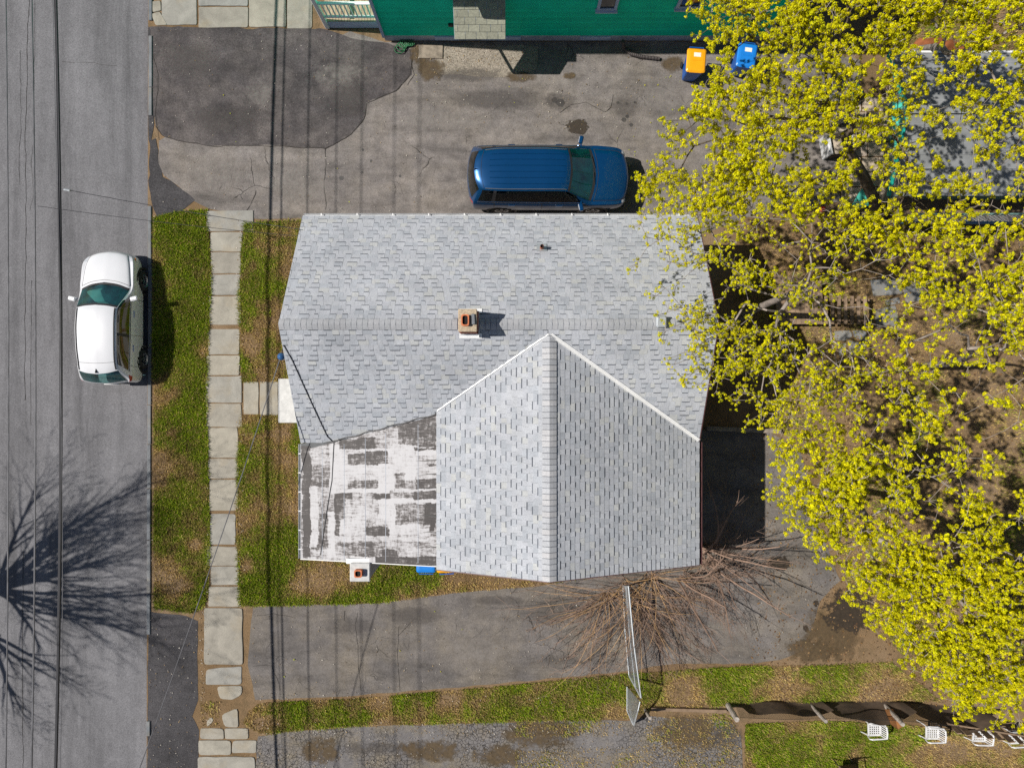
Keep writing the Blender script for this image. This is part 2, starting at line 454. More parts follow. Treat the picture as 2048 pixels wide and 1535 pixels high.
# ------------------------------------------------------------------ the setting: ground, road, yard, paving
mb = MB(); S = 300
mb.add([(-S, -S, -.16), (S, -S, -.16), (S, S, -.16), (-S, S, -.16)], [(0, 1, 2, 3)])
tag(mb.build('ground', M['soil']), kind='structure')
kerb_x = lambda y: -12.05 + (y - 11) * .0035 * 1.0 if y < 11 else -12.05
YN = 60
mb = MB(); mb.add([(-25, -YN, -.10), (kerb_x(-YN) - .02, -YN, -.10), (-12.07, YN, -.10), (-25, YN, -.10)], [(0, 1, 2, 3)])
road = tag(mb.build('road', M['road']), kind='structure')
mb = MB(); mb.prism([(-12.03, YN), (kerb_x(-YN) + .02, -YN), (90, -YN), (90, YN)], -.15, 0.0)
tag(mb.build('yard', M['soil'], fix=True), kind='structure')

def sheet(name, px, z, mat, amp=.05, seed=1.0, parent=None, kind='structure', step=.22, world=False):
    pts = [p if world else W(p[0], p[1])[:2] for p in px]
    pl = rough_poly(pts, step, amp, True, seed) if amp > 0 else pts
    n = len(pl)
    a = sum(pl[i][0] * pl[(i + 1) % n][1] - pl[(i + 1) % n][0] * pl[i][1] for i in range(n))
    if a < 0: pl = pl[::-1]
    m_ = MB(); m_.prism(pl, z - .03, z)
    o = m_.build(name, mat, parent)
    if kind and parent is None: o['kind'] = kind
    return o

drive = sheet('driveway', [(318, 280), (640, 100), (700, 62), (770, 84), (1560, 84), (1720, 120), (1720, 300), (1690, 400), (1500, 432), (1400, 470), (1000, 470), (615, 470), (600, 436), (512, 438), (420, 418), (390, 404), (356, 372), (328, 352), (316, 330)], .008, M['drive'], .04, 2.0)
patch = sheet('driveway_patch', [(303, 54), (640, 58), (700, 75), (775, 88), (826, 100), (822, 150), (792, 182), (733, 208), (728, 240), (704, 268), (652, 297), (600, 294), (520, 291), (440, 293), (372, 286), (326, 272), (311, 254), (304, 200)], .014, M['drive_dark'], .085, 3.0)
agg = sheet('aggregate_strip', [(858, 90), (1075, 92), (1075, 140), (1010, 155), (880, 150), (870, 120)], .017, M['aggregate'], .04, 4.0)
lowdrive = sheet('side_driveway', [(506, 1214), (620, 1209), (760, 1206), (900, 1186), (1070, 1172), (1180, 1150), (1360, 1120), (1400, 860), (1530, 860), (1600, 900), (1640, 1060), (1680, 1160), (1640, 1200), (1622, 1260), (1604, 1300), (1560, 1318), (1500, 1326), (1350, 1326), (1250, 1341), (1000, 1366), (700, 1391), (512, 1399), (496, 1330)], .008, M['drive_low'], .04, 5.0)
gator = sheet('neighbour_driveway', [(512, 1500), (516, 1472), (600, 1460), (720, 1452), (900, 1447), (1100, 1440), (1260, 1440), (1300, 1432), (1460, 1440), (1482, 1470), (1488, 1600), (512, 1600)], .008, M['drive_gator'], .05, 6.0)
apr1 = sheet('street_apron', [(297, 1222), (372, 1230), (396, 1240), (396, 1400), (384, 1430), (398, 1460), (394, 1600), (294, 1600)], .006, M['apron'], .04, 7.0)
apr2 = sheet('kerb_gap', [(301, 280), (314, 275), (318, 330), (328, 355), (356, 372), (390, 402), (352, 424), (312, 434), (301, 400)], .012, M['apron'], .10, 8.0)
apr3 = sheet('kerb_seam', [(297, 54), (306, 58), (308, 250), (300, 290), (297, 280)], .0105, M['apron'], .02, 9.0)
for q, (x, y, r) in enumerate([(683, 356, 5), (724, 345, 2.5), (725, 300, 2.5), (742, 322, 3), (800, 352, 3), (1255, 233, 4), (1248, 240, 5), (1262, 250, 4), (1290, 210, 3), (1253, 208, 3), (1236, 205, 3), (1110, 200, 6), (1122, 206, 9), (1270, 205, 3)]):
    sheet('oil_spot', [(x + r * math.cos(k * 1.05) * (1 + .3 * math.sin(k * 5 + q)), y + r * math.sin(k * 1.05)) for k in range(6)], .0135, M['oil'], .01, q + 60.0, parent=drive, step=.06)
def stain_mat(name, c, rough=.7, lo=.34, hi=.50, amax=.85):
    m, nt, b, out = new_mat(name); t = NT(nt); p = t.pos()
    b.inputs['Roughness'].default_value = rough
    f = t.noise(p, 9, 5, .7); a = t.math('ADD', t.n('ShaderNodeAttribute', attribute_name='Col').outputs['Fac'], t.math('MULTIPLY', t.math('SUBTRACT', t.noise(p, 2.6, 7, .72), .5), 3.4))
    t.l(t.ramp(f, [(.3, tuple(x * .7 for x in c)), (.7, tuple(x * 1.3 for x in c))]), b.inputs['Base Color'])
    t.l(t.ramp(a, [(lo, 0.0), (hi, amax)]), b.inputs['Alpha'])
    return m
SM_ = {'stain': stain_mat('wet_soil_stain', (.045, .033, .022), .5), 'mud': stain_mat('mud_stain', (.10, .068, .034), .9, .25, .95, .75), 'oil': stain_mat('oil_stain_soft', (.05, .045, .042), .6), 'pale': stain_mat('pale_wear', (.27, .245, .225), .9, .2, 1.3, .36), 'dark': stain_mat('dark_wear', (.085, .075, .07), .9, .2, 1.3, .42)}
def blot(parent, px, py, rx, ry, kind, z, name='stain'):
    c = W(px, py); rx /= 60.0; ry /= 60.0; n = 24; vs = [(c[0], c[1], z)]; cl = [1.0]
    for r, v in ((.55, .85), (1.0, .15), (1.25, -.9)):
        for k in range(n): th = 2 * math.pi * k / n; vs.append((c[0] + rx * r * math.cos(th), c[1] + ry * r * math.sin(th), z)); cl.append(v)
    fs = [(0, 1 + k, 1 + (k + 1) % n) for k in range(n)] + [(1 + q * n + k, 1 + (q + 1) * n + k, 1 + (q + 1) * n + (k + 1) % n, 1 + q * n + (k + 1) % n) for q in range(2) for k in range(n)]
    me = mesh_from(name, vs, fs, [SM_[kind]], None, [(v, v, v) for v in cl]); return link_mesh(name, me, parent)
BL = [(1155, 253, 24, 18, 'stain'), (862, 140, 34, 26, 'mud'), (838, 110, 22, 26, 'mud'), (1040, 154, 34, 13, 'mud'), (1140, 152, 14, 8, 'mud'), (1345, 128, 26, 20, 'mud'), (765, 309, 8, 6, 'pale'), (940, 150, 80, 16, 'dark'), (1120, 205, 40, 22, 'dark'), (1250, 215, 34, 28, 'dark'), (1000, 200, 120, 24, 'dark'), (880, 240, 90, 30, 'pale'), (430, 350, 70, 40, 'pale'), (600, 370, 60, 40, 'pale'), (1330, 200, 60, 60, 'pale')]
for q, (x, y, rx, ry, kd) in enumerate(BL): blot(drive, x, y, rx, ry, kd, .0215 + .0008 * q)
for q, (x, y, rx, ry, kd) in enumerate([(520, 190, 30, 26, 'pale'), (680, 150, 60, 24, 'pale'), (700, 200, 50, 40, 'dark'), (380, 120, 60, 40, 'dark'), (450, 240, 80, 30, 'dark')]): blot(patch, x, y, rx, ry, kd, .0225 + .0008 * q)
for q, (x, y, rx, ry, kd) in enumerate([(1560, 1125, 30, 15, 'stain'), (1611, 1256, 8, 9, 'stain'), (1632, 1205, 7, 8, 'stain'), (700, 1250, 60, 20, 'dark'), (830, 1230, 70, 20, 'dark'), (640, 1340, 60, 24, 'pale'), (960, 1300, 70, 30, 'pale'), (1100, 1220, 80, 30, 'dark'), (1000, 1200, 60, 12, 'dark')]): blot(lowdrive, x, y, rx, ry, kd, .0150 + .0008 * q)
for q, (x, y, rx, ry, kd) in enumerate([(1660, 1270, 70, 60, 'mud'), (1620, 1300, 60, 26, 'mud'), (1700, 1220, 60, 50, 'stain')]): blot(lowdrive, x, y, rx, ry, kd, .0250 + .0008 * q, 'mud_wash')
for q, (x, y, rx, ry, kd) in enumerate([(750, 1495, 90, 14, 'dark'), (640, 1500, 46, 30, 'mud'), (860, 1500, 80, 24, 'mud'), (1080, 1465, 90, 34, 'mud'), (1380, 1462, 80, 40, 'mud'), (1450, 1470, 40, 30, 'dark'), (1000, 1510, 60, 26, 'mud')]): blot(gator, x, y, rx, ry, kd, .0150 + .0008 * q)
def crack(parent, pts, w=.02, z=.016, seed=1.0, amp=.05, px=True):
    P = [W(p[0], p[1])[:2] for p in pts] if px else pts
    pl = rough_poly(P, .12, amp, False, seed)
    vs = []; fs = []
    for i, p in enumerate(pl):
        a = Vector(pl[max(i - 1, 0)]); b = Vector(pl[min(i + 1, len(pl) - 1)]); d = (b - a)
        d = d.normalized() if d.length > 1e-6 else Vector((1, 0)); n = Vector((-d.y, d.x))
        ww = w * (.35 + .65 * abs(mnoise.noise(Vector((p[0] * 3, p[1] * 3, seed)))) * 1.6) * .5
        vs += [(p[0] + n.x * ww, p[1] + n.y * ww, z), (p[0] - n.x * ww, p[1] - n.y * ww, z)]
    for i in range(len(pl) - 1): fs.append((2 * i, 2 * i + 1, 2 * i + 3, 2 * i + 2))
    m_ = MB(); m_.add(vs, fs); return m_.build('crack', M['crack'], parent)
for i, c in enumerate([
    [(311, 254), (326, 272), (372, 286), (440, 293), (520, 291), (600, 294), (652, 297), (704, 268), (728, 240), (733, 208), (792, 182), (822, 150), (826, 100)],
    [(652, 297), (650, 340), (651, 420)], [(318, 280), (311, 230), (318, 150), (306, 110)], [(820, 100), (822, 125), (830, 150), (815, 170)],
    [(1140, 210), (1170, 205), (1210, 225), (1222, 215), (1226, 190)], [(1120, 225), (1140, 212)], [(480, 440), (500, 410), (512, 380)]]):
    crack(drive, c, .034 if i == 0 else .022, .020, i + 1.0)
for i, c in enumerate([[(716, 1225), (712, 1250), (718, 1290), (716, 1320), (722, 1380)], [(800, 1250), (795, 1300), (800, 1380)], [(690, 1240), (690, 1220)], [(505, 1330), (545, 1330), (560, 1380)], [(795, 1270), (830, 1235)], [(515, 1230), (545, 1225), (590, 1235)]]):
    crack(lowdrive, c, .02, .014, i + 21.0)
rc = lambda pts: [tuple((H + .1) / F * v for v in (p[0] - 1024, 767.5 - p[1])) for p in pts]
for i, c in enumerate([[(58, 0), (54, 130), (51, 300), (52, 420), (50, 640), (50, 800)], [(70, 0), (66, 280), (62, 330), (68, 390), (60, 420)], [(124, 125), (150, 123), (205, 129), (235, 132)], [(40, 100), (42, 220), (38, 340), (40, 370)], [(63, 560), (62, 700), (62, 850)], [(47, 1100), (45, 1300), (46, 1535)]]):
    crack(road, rc(c), .022 if i in (0, 5) else .012, -.094, i + 41.0, .04, px=False)

# kerb stones
kerb = empty('kerb', (-12.05, 0, 0), kind='structure')
def kerb_run(y0, y1, first=True):
    y = W(0, y0)[1]; ye = W(0, y1)[1]
    while y > ye + .2:
        L = min(random.uniform(1.3, 2.2), y - ye); yc = y - L / 2
        m_ = MB(); m_.box((kerb_x(yc) + .015 + random.uniform(-.01, .01), yc, -.03 + random.uniform(-.008, .008)), (.12, L - .012, .16), bev=.015)
        m_.build('kerb_stone', M['kerb'], kerb); y -= L
kerb_run(-60, 48); kerb_run(72, 232); kerb_run(412, 1268); kerb_run(1440, 1470)

# sidewalk flagstones
walk = empty('sidewalk', (-9.6, 0, 0), kind='structure')
def stone(px, parent, mat, name='paving_slab', top=.03, wob=.015, rnd=.05, seed=0.0):
    c = [Vector(W(*p)[:2]) for p in px]; n = len(c); pl = []
    a = sum(c[i].x * c[(i + 1) % n].y - c[(i + 1) % n].x * c[i].y for i in range(n))
    if a < 0: c = c[::-1]
    for i in range(n):
        p = c[i]; q0 = c[i - 1]; q1 = c[(i + 1) % n]; r0 = min(rnd * random.uniform(.4, 1.5), (p - q0).length * .35); r1 = min(rnd * random.uniform(.4, 1.5), (p - q1).length * .35)
        A = p + (q0 - p).normalized() * r0; B = p + (q1 - p).normalized() * r1; mid = (A + B + p * 2) / 4
        pl += [A, mid, B]
        L = (q1 - p).length
        for k in range(1, int(L / .3)):
            t = k / max(1, int(L / .3)); s_ = p.lerp(q1, t); nn = Vector((-(q1 - p).y, (q1 - p).x)).normalized()
            if r1 / L < t < 1 - .1: pl.append(s_ + nn * random.uniform(-wob, wob))
    z = top + random.uniform(-.008, .008); tx = random.uniform(-.006, .006); ty = random.uniform(-.006, .006)
    cx = sum(p.x for p in pl) / len(pl); cy = sum(p.y for p in pl) / len(pl); m = len(pl)
    Z = lambda p: z + tx * (p.x - cx) + ty * (p.y - cy)
    ins = [Vector((cx, cy)).lerp(p, 1 - .012 / max(.05, (p - Vector((cx, cy))).length)) for p in pl]
    vs = [(p.x, p.y, -.04) for p in pl] + [(p.x, p.y, Z(p) - .010) for p in pl] + [(p.x, p.y, Z(p)) for p in ins]
    fs = [(i, (i + 1) % m, m + (i + 1) % m, m + i) for i in range(m)] + [(m + i, m + (i + 1) % m, 2 * m + (i + 1) % m, 2 * m + i) for i in range(m)] + [tuple(range(2 * m, 3 * m))]
    mbx = MB(); mbx.add(vs, fs); return mbx.build(name, mat, parent)
def rect(x0, y0, x1, y1, j=2.0):
    J = lambda: random.uniform(-j, j)
    return [(x0 + J(), y0 + J() * .3), (x1 + J(), y0 + J() * .3), (x1 + J(), y1 + J() * .3), (x0 + J(), y1 + J() * .3)]
SL = [rect(324, -40, 396, 50), [(304, 4), (322, 2), (323, 22), (306, 26)], [(303, 29), (320, 24), (336, 51), (312, 52)],
      rect(398, -40, 497, 13, 1), rect(398, 15, 497, 56, 1), rect(499, -40, 573, 55, 1), rect(575, -40, 624, 58, 1),
      rect(414, 421, 506, 462, 2)]
for y0, y1, x0, x1 in [(465, 503, 421, 484), (505, 547, 424, 482), (549, 590, 421, 480), (592, 649, 419, 480), (658, 709, 416, 478), (711, 750, 414, 480), (752, 805, 413, 485), (807, 853, 413, 484), (855, 915, 415, 477), (917, 956, 416, 477), (958, 1020, 418, 476), (1027, 1088, 420, 471), (1092, 1130, 414, 475), (1132, 1169, 422, 478), (1172, 1212, 419, 481)]:
    SL.append(rect(x0, y0, x1, y1, 2))
SL += [rect(408, 1215, 486, 1328, 1), [(412, 1338), (440, 1334), (484, 1331), (484, 1368), (412, 1368)], [(434, 1371), (485, 1370), (484, 1388), (465, 1398), (440, 1396)],
       [(443, 1428), (476, 1414), (478, 1453), (450, 1452)], [(414, 1440), (424, 1432), (428, 1440), (414, 1453)],
       rect(401, 1455, 448, 1476, 1), rect(450, 1455, 497, 1476, 1), rect(398, 1479, 463, 1508, 1), rect(465, 1479, 514, 1504, 1), rect(396, 1512, 510, 1570, 1)]
for i, p in enumerate(SL): stone(p, walk, M['slab'], rnd=.09 if i > 22 else .05)
path = empty('garden_path', (-8.4, -.5, 0), kind='structure')
for p in (rect(488, 763, 518, 828, 1), rect(520, 763, 557, 830, 1), rect(559, 764, 610, 830, 1)): stone(p, path, M['slab'], rnd=.03)

# ------------------------------------------------------------------ grass
def grass_patch(name, polys, dens, seed, greeness=0.0, bare=[], hmin=.035, hmax=.085):
    Vs = []; Cs = []
    PW = [[W(p[0], p[1])[:2] for p in pl] for pl in polys]
    BW = [(W(b[0], b[1])[:2], b[2] / 60.0) for b in bare]
    X = []; Y = []
    for pl in PW:
        a = np.array(pl); x0, y0 = a.min(0); x1, y1 = a.max(0); n = int((x1 - x0) * (y1 - y0) * dens)
        x = rng.uniform(x0, x1, n); y = rng.uniform(y0, y1, n); k = in_poly(x, y, pl); X.append(x[k]); Y.append(y[k])
    X = np.concatenate(X); Y = np.concatenate(Y)
    # tuft field on a lattice
    g = .13; keys = {}
    n1 = np.array([fbm(a, b, .55, seed) for a, b in zip(X[::1], Y[::1])]) if len(X) < 60000 else None
    if n1 is None:
        ix = np.round(X / g).astype(int); iy = np.round(Y / g).astype(int); u, inv = np.unique(np.stack([ix, iy], 1), axis=0, return_inverse=True)
        inv = inv.ravel()
        n1 = np.array([fbm(a * g, b * g, .55, seed) for a, b in u])[inv]
        n2 = np.array([fbm(a * g, b * g, 2.4, seed + 5, 2) for a, b in u])[inv]
    else:
        n2 = np.array([fbm(a, b, 2.4, seed + 5, 2) for a, b in zip(X, Y)])
    vig = n1 * 1.1 + n2 * .75 + greeness          # vigour: green above, straw below
    for (bx, by), br in BW: vig -= 1.3 * np.exp(-((X - bx) ** 2 + (Y - by) ** 2) / (br * br))
    keep = rng.uniform(-.95, .25, len(X)) < vig + rng.normal(0, .12, len(X))
    floor_ = rng.uniform(0, 1, len(X)) < .16; keep |= floor_; vig = np.where(floor_ & (vig < -.2), -.75, vig)
    X, Y, vig, n2k = X[keep], Y[keep], vig[keep], n2[keep]; n = len(X)
    th = rng.uniform(0, 2 * np.pi, n); hgt = rng.uniform(hmin, hmax, n) * (1 + .5 * np.clip(vig, -.5, .8)); lean = rng.uniform(.25, 1.0, n) * hgt * 1.15
    wd = rng.uniform(.006, .013, n)
    dx = np.cos(th); dy = np.sin(th); V = np.zeros((n, 4, 3))
    V[:, 0] = np.stack([X - dy * wd, Y + dx * wd, np.zeros(n)], 1); V[:, 1] = np.stack([X + dy * wd, Y - dx * wd, np.zeros(n)], 1)
    tx = X + dx * lean; ty = Y + dy * lean; tw = wd * .45
    V[:, 2] = np.stack([tx + dy * tw, ty - dx * tw, hgt], 1); V[:, 3] = np.stack([tx - dy * tw, ty + dx * tw, hgt], 1)
    gcol = np.array([.105, .195, .006]); g2 = np.array([.30, .335, .018]); st = np.array([.52, .39, .16]); st2 = np.array([.36, .23, .085])
    f = np.clip((vig - .02 + rng.normal(0, .25, n)) * 1.35 + .35, 0, 1)[:, None]; r = rng.uniform(0, 1, n)[:, None] ** .8
    f[rng.uniform(0, 1, n) < .14] *= .15
    c = (gcol * r + g2 * (1 - r)) * f + (st * r + st2 * (1 - r)) * (1 - f); c *= (rng.uniform(.6, 1.5, n) * (1 + .35 * np.clip(n2k, -1, 1)))[:, None]
    me = np_mesh(name, V.reshape(-1, 3), np.arange(4 * n).reshape(-1, 4), [M['grass']], np.repeat(c, 4, 0))
    return link_mesh(name, me)
o = grass_patch('grass', [[(307, 436), (350, 424), (414, 420), (425, 560), (419, 660), (415, 800), (418, 950), (421, 1090), (417, 1180), (410, 1212), (380, 1224), (308, 1214)]], 3400, 1.0, .58, [(350, 1180, 30), (325, 1150, 30), (390, 1090, 14), (330, 800, 30), (318, 930, 30), (405, 700, 14)])
tag(o, 'tufty green verge between the road kerb and the flagstone sidewalk', 'grass', kind='stuff')
o = grass_patch('grass', [[(488, 446), (600, 440), (690, 450), (690, 765), (560, 764), (484, 764), (476, 600)], [(479, 829), (690, 830), (690, 1060), (900, 1060), (1180, 1060), (1190, 1150), (1070, 1170), (900, 1184), (760, 1204), (620, 1208), (500, 1210), (478, 1212), (471, 1020)]], 3200, 2.0, .48, [(645, 1165, 42), (600, 1170, 30), (575, 920, 28), (560, 870, 22), (600, 1010, 24), (490, 1130, 20), (560, 640, 24), (500, 690, 20), (910, 1150, 20), (980, 1150, 40)])
tag(o, 'patchy front lawn around the grey house and along its side', 'grass', kind='stuff')
o = grass_patch('grass', [[(486, 1444), (494, 1425), (520, 1404), (700, 1396), (1000, 1371), (1250, 1346), (1500, 1330), (1640, 1330), (1780, 1322), (1880, 1400), (1480, 1408), (1300, 1420), (1250, 1436), (900, 1445), (700, 1450), (520, 1466)]], 3000, 3.0, .30, [(640, 1400, 26), (760, 1398, 26), (900, 1392, 22), (1230, 1420, 24), (1390, 1390, 40), (1560, 1390, 40), (1760, 1380, 50)])
tag(o, 'straw and green grass strip between the two lower driveways', 'grass', kind='stuff')
o = grass_patch('grass', [[(1490, 1446), (1640, 1440), (1800, 1446), (2100, 1490), (2100, 1600), (1490, 1600)]], 3200, 4.0, .5, [(1700, 1510, 22), (1900, 1500, 40), (2000, 1500, 50)])
tag(o, 'green lawn under the white garden chairs in the lower right corner', 'grass', kind='stuff')
o = grass_patch('weeds', [[(1300, 1430), (1460, 1425), (1480, 1470), (1430, 1490), (1280, 1480)], [(1030, 1440), (1250, 1440), (1240, 1470), (1030, 1470)], [(1500, 440), (2060, 440), (2060, 1380), (1880, 1390), (1700, 1200), (1640, 900), (1560, 860), (1480, 600)], [(400, 1400), (440, 1400), (440, 1450), (400, 1455)], [(1700, 0), (2060, 0), (2060, 110), (1720, 110)], [(1030, 1500), (1480, 1480), (1480, 1540), (1030, 1540)]], 900, 5.0, -.25)
tag(o, 'sparse dry weeds over bare dirt and broken asphalt', 'weeds', kind='stuff')

# ------------------------------------------------------------------ the grey shingled house
house = empty('house', (0, 0, 0), label='single-storey house with light grey shingle roof and patched white flat roof', cat='house')
RZ = 5.6; RY = 1.52; XL = -5.94; XR = 5.25
NE = (4.76, 3.52); SE = (-1.64, 3.70)
sS = (RZ - SE[1]) / (RY - SE[0]); sN = (RZ - NE[1]) / (NE[0] - RY)
zS = lambda y: RZ - sS * (RY - y)
WX = .96; WZ = 5.45; WS = .40; WY0 = -5.07; WXL = -2.06
yA = RY - (RZ - WZ) / sS                       # where the wing ridge dies into the main slope
zWl = lambda x: WZ - WS * (WX - x); zWr = lambda x: WZ - WS * (x - WX)
yVL = RY - (RZ - zWl(WXL)) / sS                # lower end of the left valley
yVR = RY - (RZ - zWr(XR)) / sS
zF = lambda x: 3.55 + (x + 5.96) * .16         # the low flat roof
yF = lambda x: RY - (RZ - zF(x)) / sS

# walls under the roof
mb = MB()
wx0, wx1 = -5.68, 4.98
def wallbox(x0, x1, y0, y1, z1): mb.box(((x0 + x1) / 2, (y0 + y1) / 2, z1 / 2 + .15), (x1 - x0, y1 - y0, z1 - .3))
mb.prism([(wx0, -1.42), (wx1, -1.42), (wx1, 4.56), (wx0, 4.56)], .1, 3.42)
mb.prism([(-1.80, WY0 + .28), (wx1 - .003, WY0 + .28), (wx1 - .003, -1.40), (-1.80, -1.40)], .1, 3.60)
mb.prism([(-5.70, -4.68), (-1.82, -4.68), (-1.82, -1.44), (-5.70, -1.44)], .1, 3.40)
for x in (wx0, wx1 - .1):      # main gables
    mb.slab3([(x, -1.40, 3.43), (x, RY, 5.42), (x, 4.55, 3.43)][::-1], (-1, 0, 0), .1)
mb.slab3([(-1.78, WY0 + .28, 3.61), (-1.78, WY0 + .28, 4.22), (WX, WY0 + .28, 5.30), (wx1, WY0 + .28, 3.64)], (0, -1, 0), .1)
wall = mb.build('wall', M['wall'], house, fix=True)
mb = MB(); mb.prism([(wx0 - .02, -4.70), (wx1 + .02, -4.82), (wx1 + .02, 4.58), (wx0 - .02, 4.58)], 0, .12); mb.build('foundation', M['concrete'], house, fix=True)
def window(parent, c, w, h, axis, mat_frame, name='window'):
    """axis: outward normal as (nx, ny)"""
    nx, ny = axis; t = Vector((-ny, nx, 0)); n = Vector((nx, ny, 0)); c = Vector(c)
    R = Matrix((t, n, Vector((0, 0, 1)))).transposed()
    m_ = MB()
    for s_ in (-1, 1):
        m_.box(c + t * s_ * (w / 2) + n * .02, (.09, .06, h + .09), M=R); m_.box(c + Vector((0, 0, s_ * h / 2)) + n * .02, (w - .09, .058, .09), M=R)
    m_.box(c + n * .015, (w - .09, .04, .05), M=R)
    f = m_.build(name, mat_frame, parent)
    p_ = MB(); p_.box(c, (w - .05, .03, h - .05), M=R); p_.build('pane', M['glassdark'], f)
    s_ = MB(); s_.box(c + Vector((0, 0, -h / 2 - .07)) + n * .05, (w + .16, .12, .05), M=R); s_.build('sill', mat_frame, f)
    return f
for y in (3.3, 1.4, -3.2): window(house, (wx0 - .02, y, 1.9), .9, 1.3, (-1, 0), M['white'])
for x in (-3.6, -.6, 2.4): window(house, (x, 4.58, 1.9), .9, 1.3, (0, 1), M['white'])
for y in (2.4, -.2, -3.4): window(house, (wx1 + .02, y, 1.9), .9, 1.3, (1, 0), M['white'])
window(house, (2.6, WY0 + .26, 1.9), 1.0, 1.3, (0, -1), M['white'])
mb = MB(); mb.box((wx0 - .03, -.5, 1.25), (.06, .95, 2.1), bev=.01); dr = mb.build('front_door', M['white'], house)
mb = MB(); mb.lathe([(0, -.03), (.03, -.03), (.035, 0), (.02, .03), (0, .03)], (wx0 - .09, -.85, 1.2), 'X', 10); mb.build('knob', M['chrome'], dr)

# roof decks
def deck(poly, t=.10):
    a, b, c = (Vector(poly[i]) for i in range(3)); n = (b - a).cross(c - b).normalized()
    if n.z < 0: poly = poly[::-1]; n = -n
    m_ = MB(); m_.slab3(poly, n, t); return m_.build('roof_slope', [M['deckfelt']], house, fix=True), n
dN, nN = deck([(XL, RY, RZ), (XL, NE[0], NE[1]), (XR, NE[0], NE[1]), (XR, RY, RZ)])
xs = np.linspace(-5.9, WXL, 8)
dS, nS = deck([(XL, RY, RZ), (XL, SE[0], SE[1])] + [(x, yF(x) + .02 if x > -5.0 else max(SE[0], yF(x)), zS(yF(x) + .02 if x > -5.0 else max(SE[0], yF(x)))) for x in xs] + [(WXL, yVL, zS(yVL)), (WX, yA, WZ), (XR, yVR, zS(yVR)), (XR, RY, RZ)])
dL, nL = deck([(WXL, yVL, zWl(WXL)), (WXL, WY0, zWl(WXL)), (WX, WY0, WZ), (WX, yA, WZ)])
dR, nR = deck([(XR, yVR, zWr(XR)), (WX, yA, WZ), (WX, WY0, WZ), (XR, WY0, zWr(XR))])

# shingles: tabs of a few widths; the largest-showing 300 are single pieces, the rest one field per slope
WID = [.12, .15, .18, .22, .27]
TON = [np.array(c) for c in ((.405, .42, .445), (.39, .405, .435), (.365, .385, .415), (.42, .43, .43), (.335, .355, .385))]
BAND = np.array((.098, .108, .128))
EXP = .143
tabs = []     # (deck, matrix, widx, tone, thick, proj_area)
field = {}
def tab_geom(ul0, ur0, ul1, ur1, e, hb):
    return [(ul0, 0, 0), (ur0, 0, 0), (ul0, 0, hb), (ur0, 0, hb), (ul1, e + .02, .003), (ur1, e + .02, .003)], [(0, 1, 3, 2), (2, 3, 5, 4), (0, 2, 4), (1, 5, 3)]
def shingle(deck_o, O, U, V, N, poly, seed):
    rs = random.Random(seed); O = Vector(O); U = Vector(U).normalized(); V = Vector(V).normalized(); N = Vector(N).normalized()
    P = [((Vector(p) - O).dot(U), (Vector(p) - O).dot(V)) for p in poly]
    vmin = min(p[1] for p in P); vmax = max(p[1] for p in P)
    def span(v):
        xs = []
        for i in range(len(P)):
            (x0, y0), (x1, y1) = P[i], P[(i + 1) % len(P)]
            if (y0 <= v < y1) or (y1 <= v < y0): xs.append(x0 + (x1 - x0) * (v - y0) / (y1 - y0))
        return (min(xs), max(xs)) if len(xs) >= 2 else None
    fd = field.setdefault(deck_o, MB()); nrow = int((vmax - vmin) / EXP)
    e = (vmax - vmin) / max(nrow, 1)
    for r in range(nrow):
        v0 = vmin + r * e; a = span(v0 + .004); b = span(min(v0 + e, vmax) - .004)
        if not a or not b: continue
        u = min(a[0], b[0]); first = True
        off = rs.uniform(.02, .3); last_thick = False
        while u < max(a[1], b[1]):
            wi = rs.randrange(5); w = WID[wi] if not first else off
            w_full = not first; first = False
            thick = (not last_thick) and rs.random() < .78; last_thick = thick; tone = rs.choices(range(5), (5, 5, 4, 1.6, 1.3))[0]
            g = .004
            L0 = max(u, a[0]); R0 = min(u + w, a[1]); L1 = max(u, b[0]); R1 = min(u + w, b[1])
            whole = w_full and L0 == u and L1 == u and R0 == u + w and R1 == u + w
            if R0 - L0 > .01 or R1 - L1 > .01:
                L0 = min(L0, a[1]); R0 = max(R0, L0); L1 = min(L1, b[1]); R1 = max(R1, L1)
                hb = .019 if thick else .011
                if whole:
                    o_ = O + U * u + V * v0
                    Mx = Matrix(((U.x, V.x, N.x, o_.x), (U.y, V.y, N.y, o_.y), (U.z, V.z, N.z, o_.z), (0, 0, 0, 1)))
                    c = o_ + U * (w / 2) + V * (e / 2); view = (Vector((0, 0, H)) - c); k = abs(view.normalized().dot(N)) / view.length_squared
                    tabs.append([w * e * k, deck_o, Mx, wi, tone, thick])
                else:
                    vs, fs = tab_geom(L0, R0 - g, L1, R1 - g, e, hb); fd.col = tuple(TON[tone])
                    fd.add([O + U * p[0] + V * (v0 + p[1]) + N * p[2] for p in vs], fs)
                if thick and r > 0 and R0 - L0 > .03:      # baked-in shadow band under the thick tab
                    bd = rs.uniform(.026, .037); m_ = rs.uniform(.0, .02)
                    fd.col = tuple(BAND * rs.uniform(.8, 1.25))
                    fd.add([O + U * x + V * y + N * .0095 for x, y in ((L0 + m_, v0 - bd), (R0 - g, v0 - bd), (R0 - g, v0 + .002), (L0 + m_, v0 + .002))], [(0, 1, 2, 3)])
            u += w
shingle(dN, (XR, NE[0], NE[1]), (-1, 0, 0), (0, -(NE[0] - RY), RZ - NE[1]), nN, [(XL, RY, RZ), (XL, NE[0], NE[1]), (XR, NE[0], NE[1]), (XR, RY, RZ)], 1)
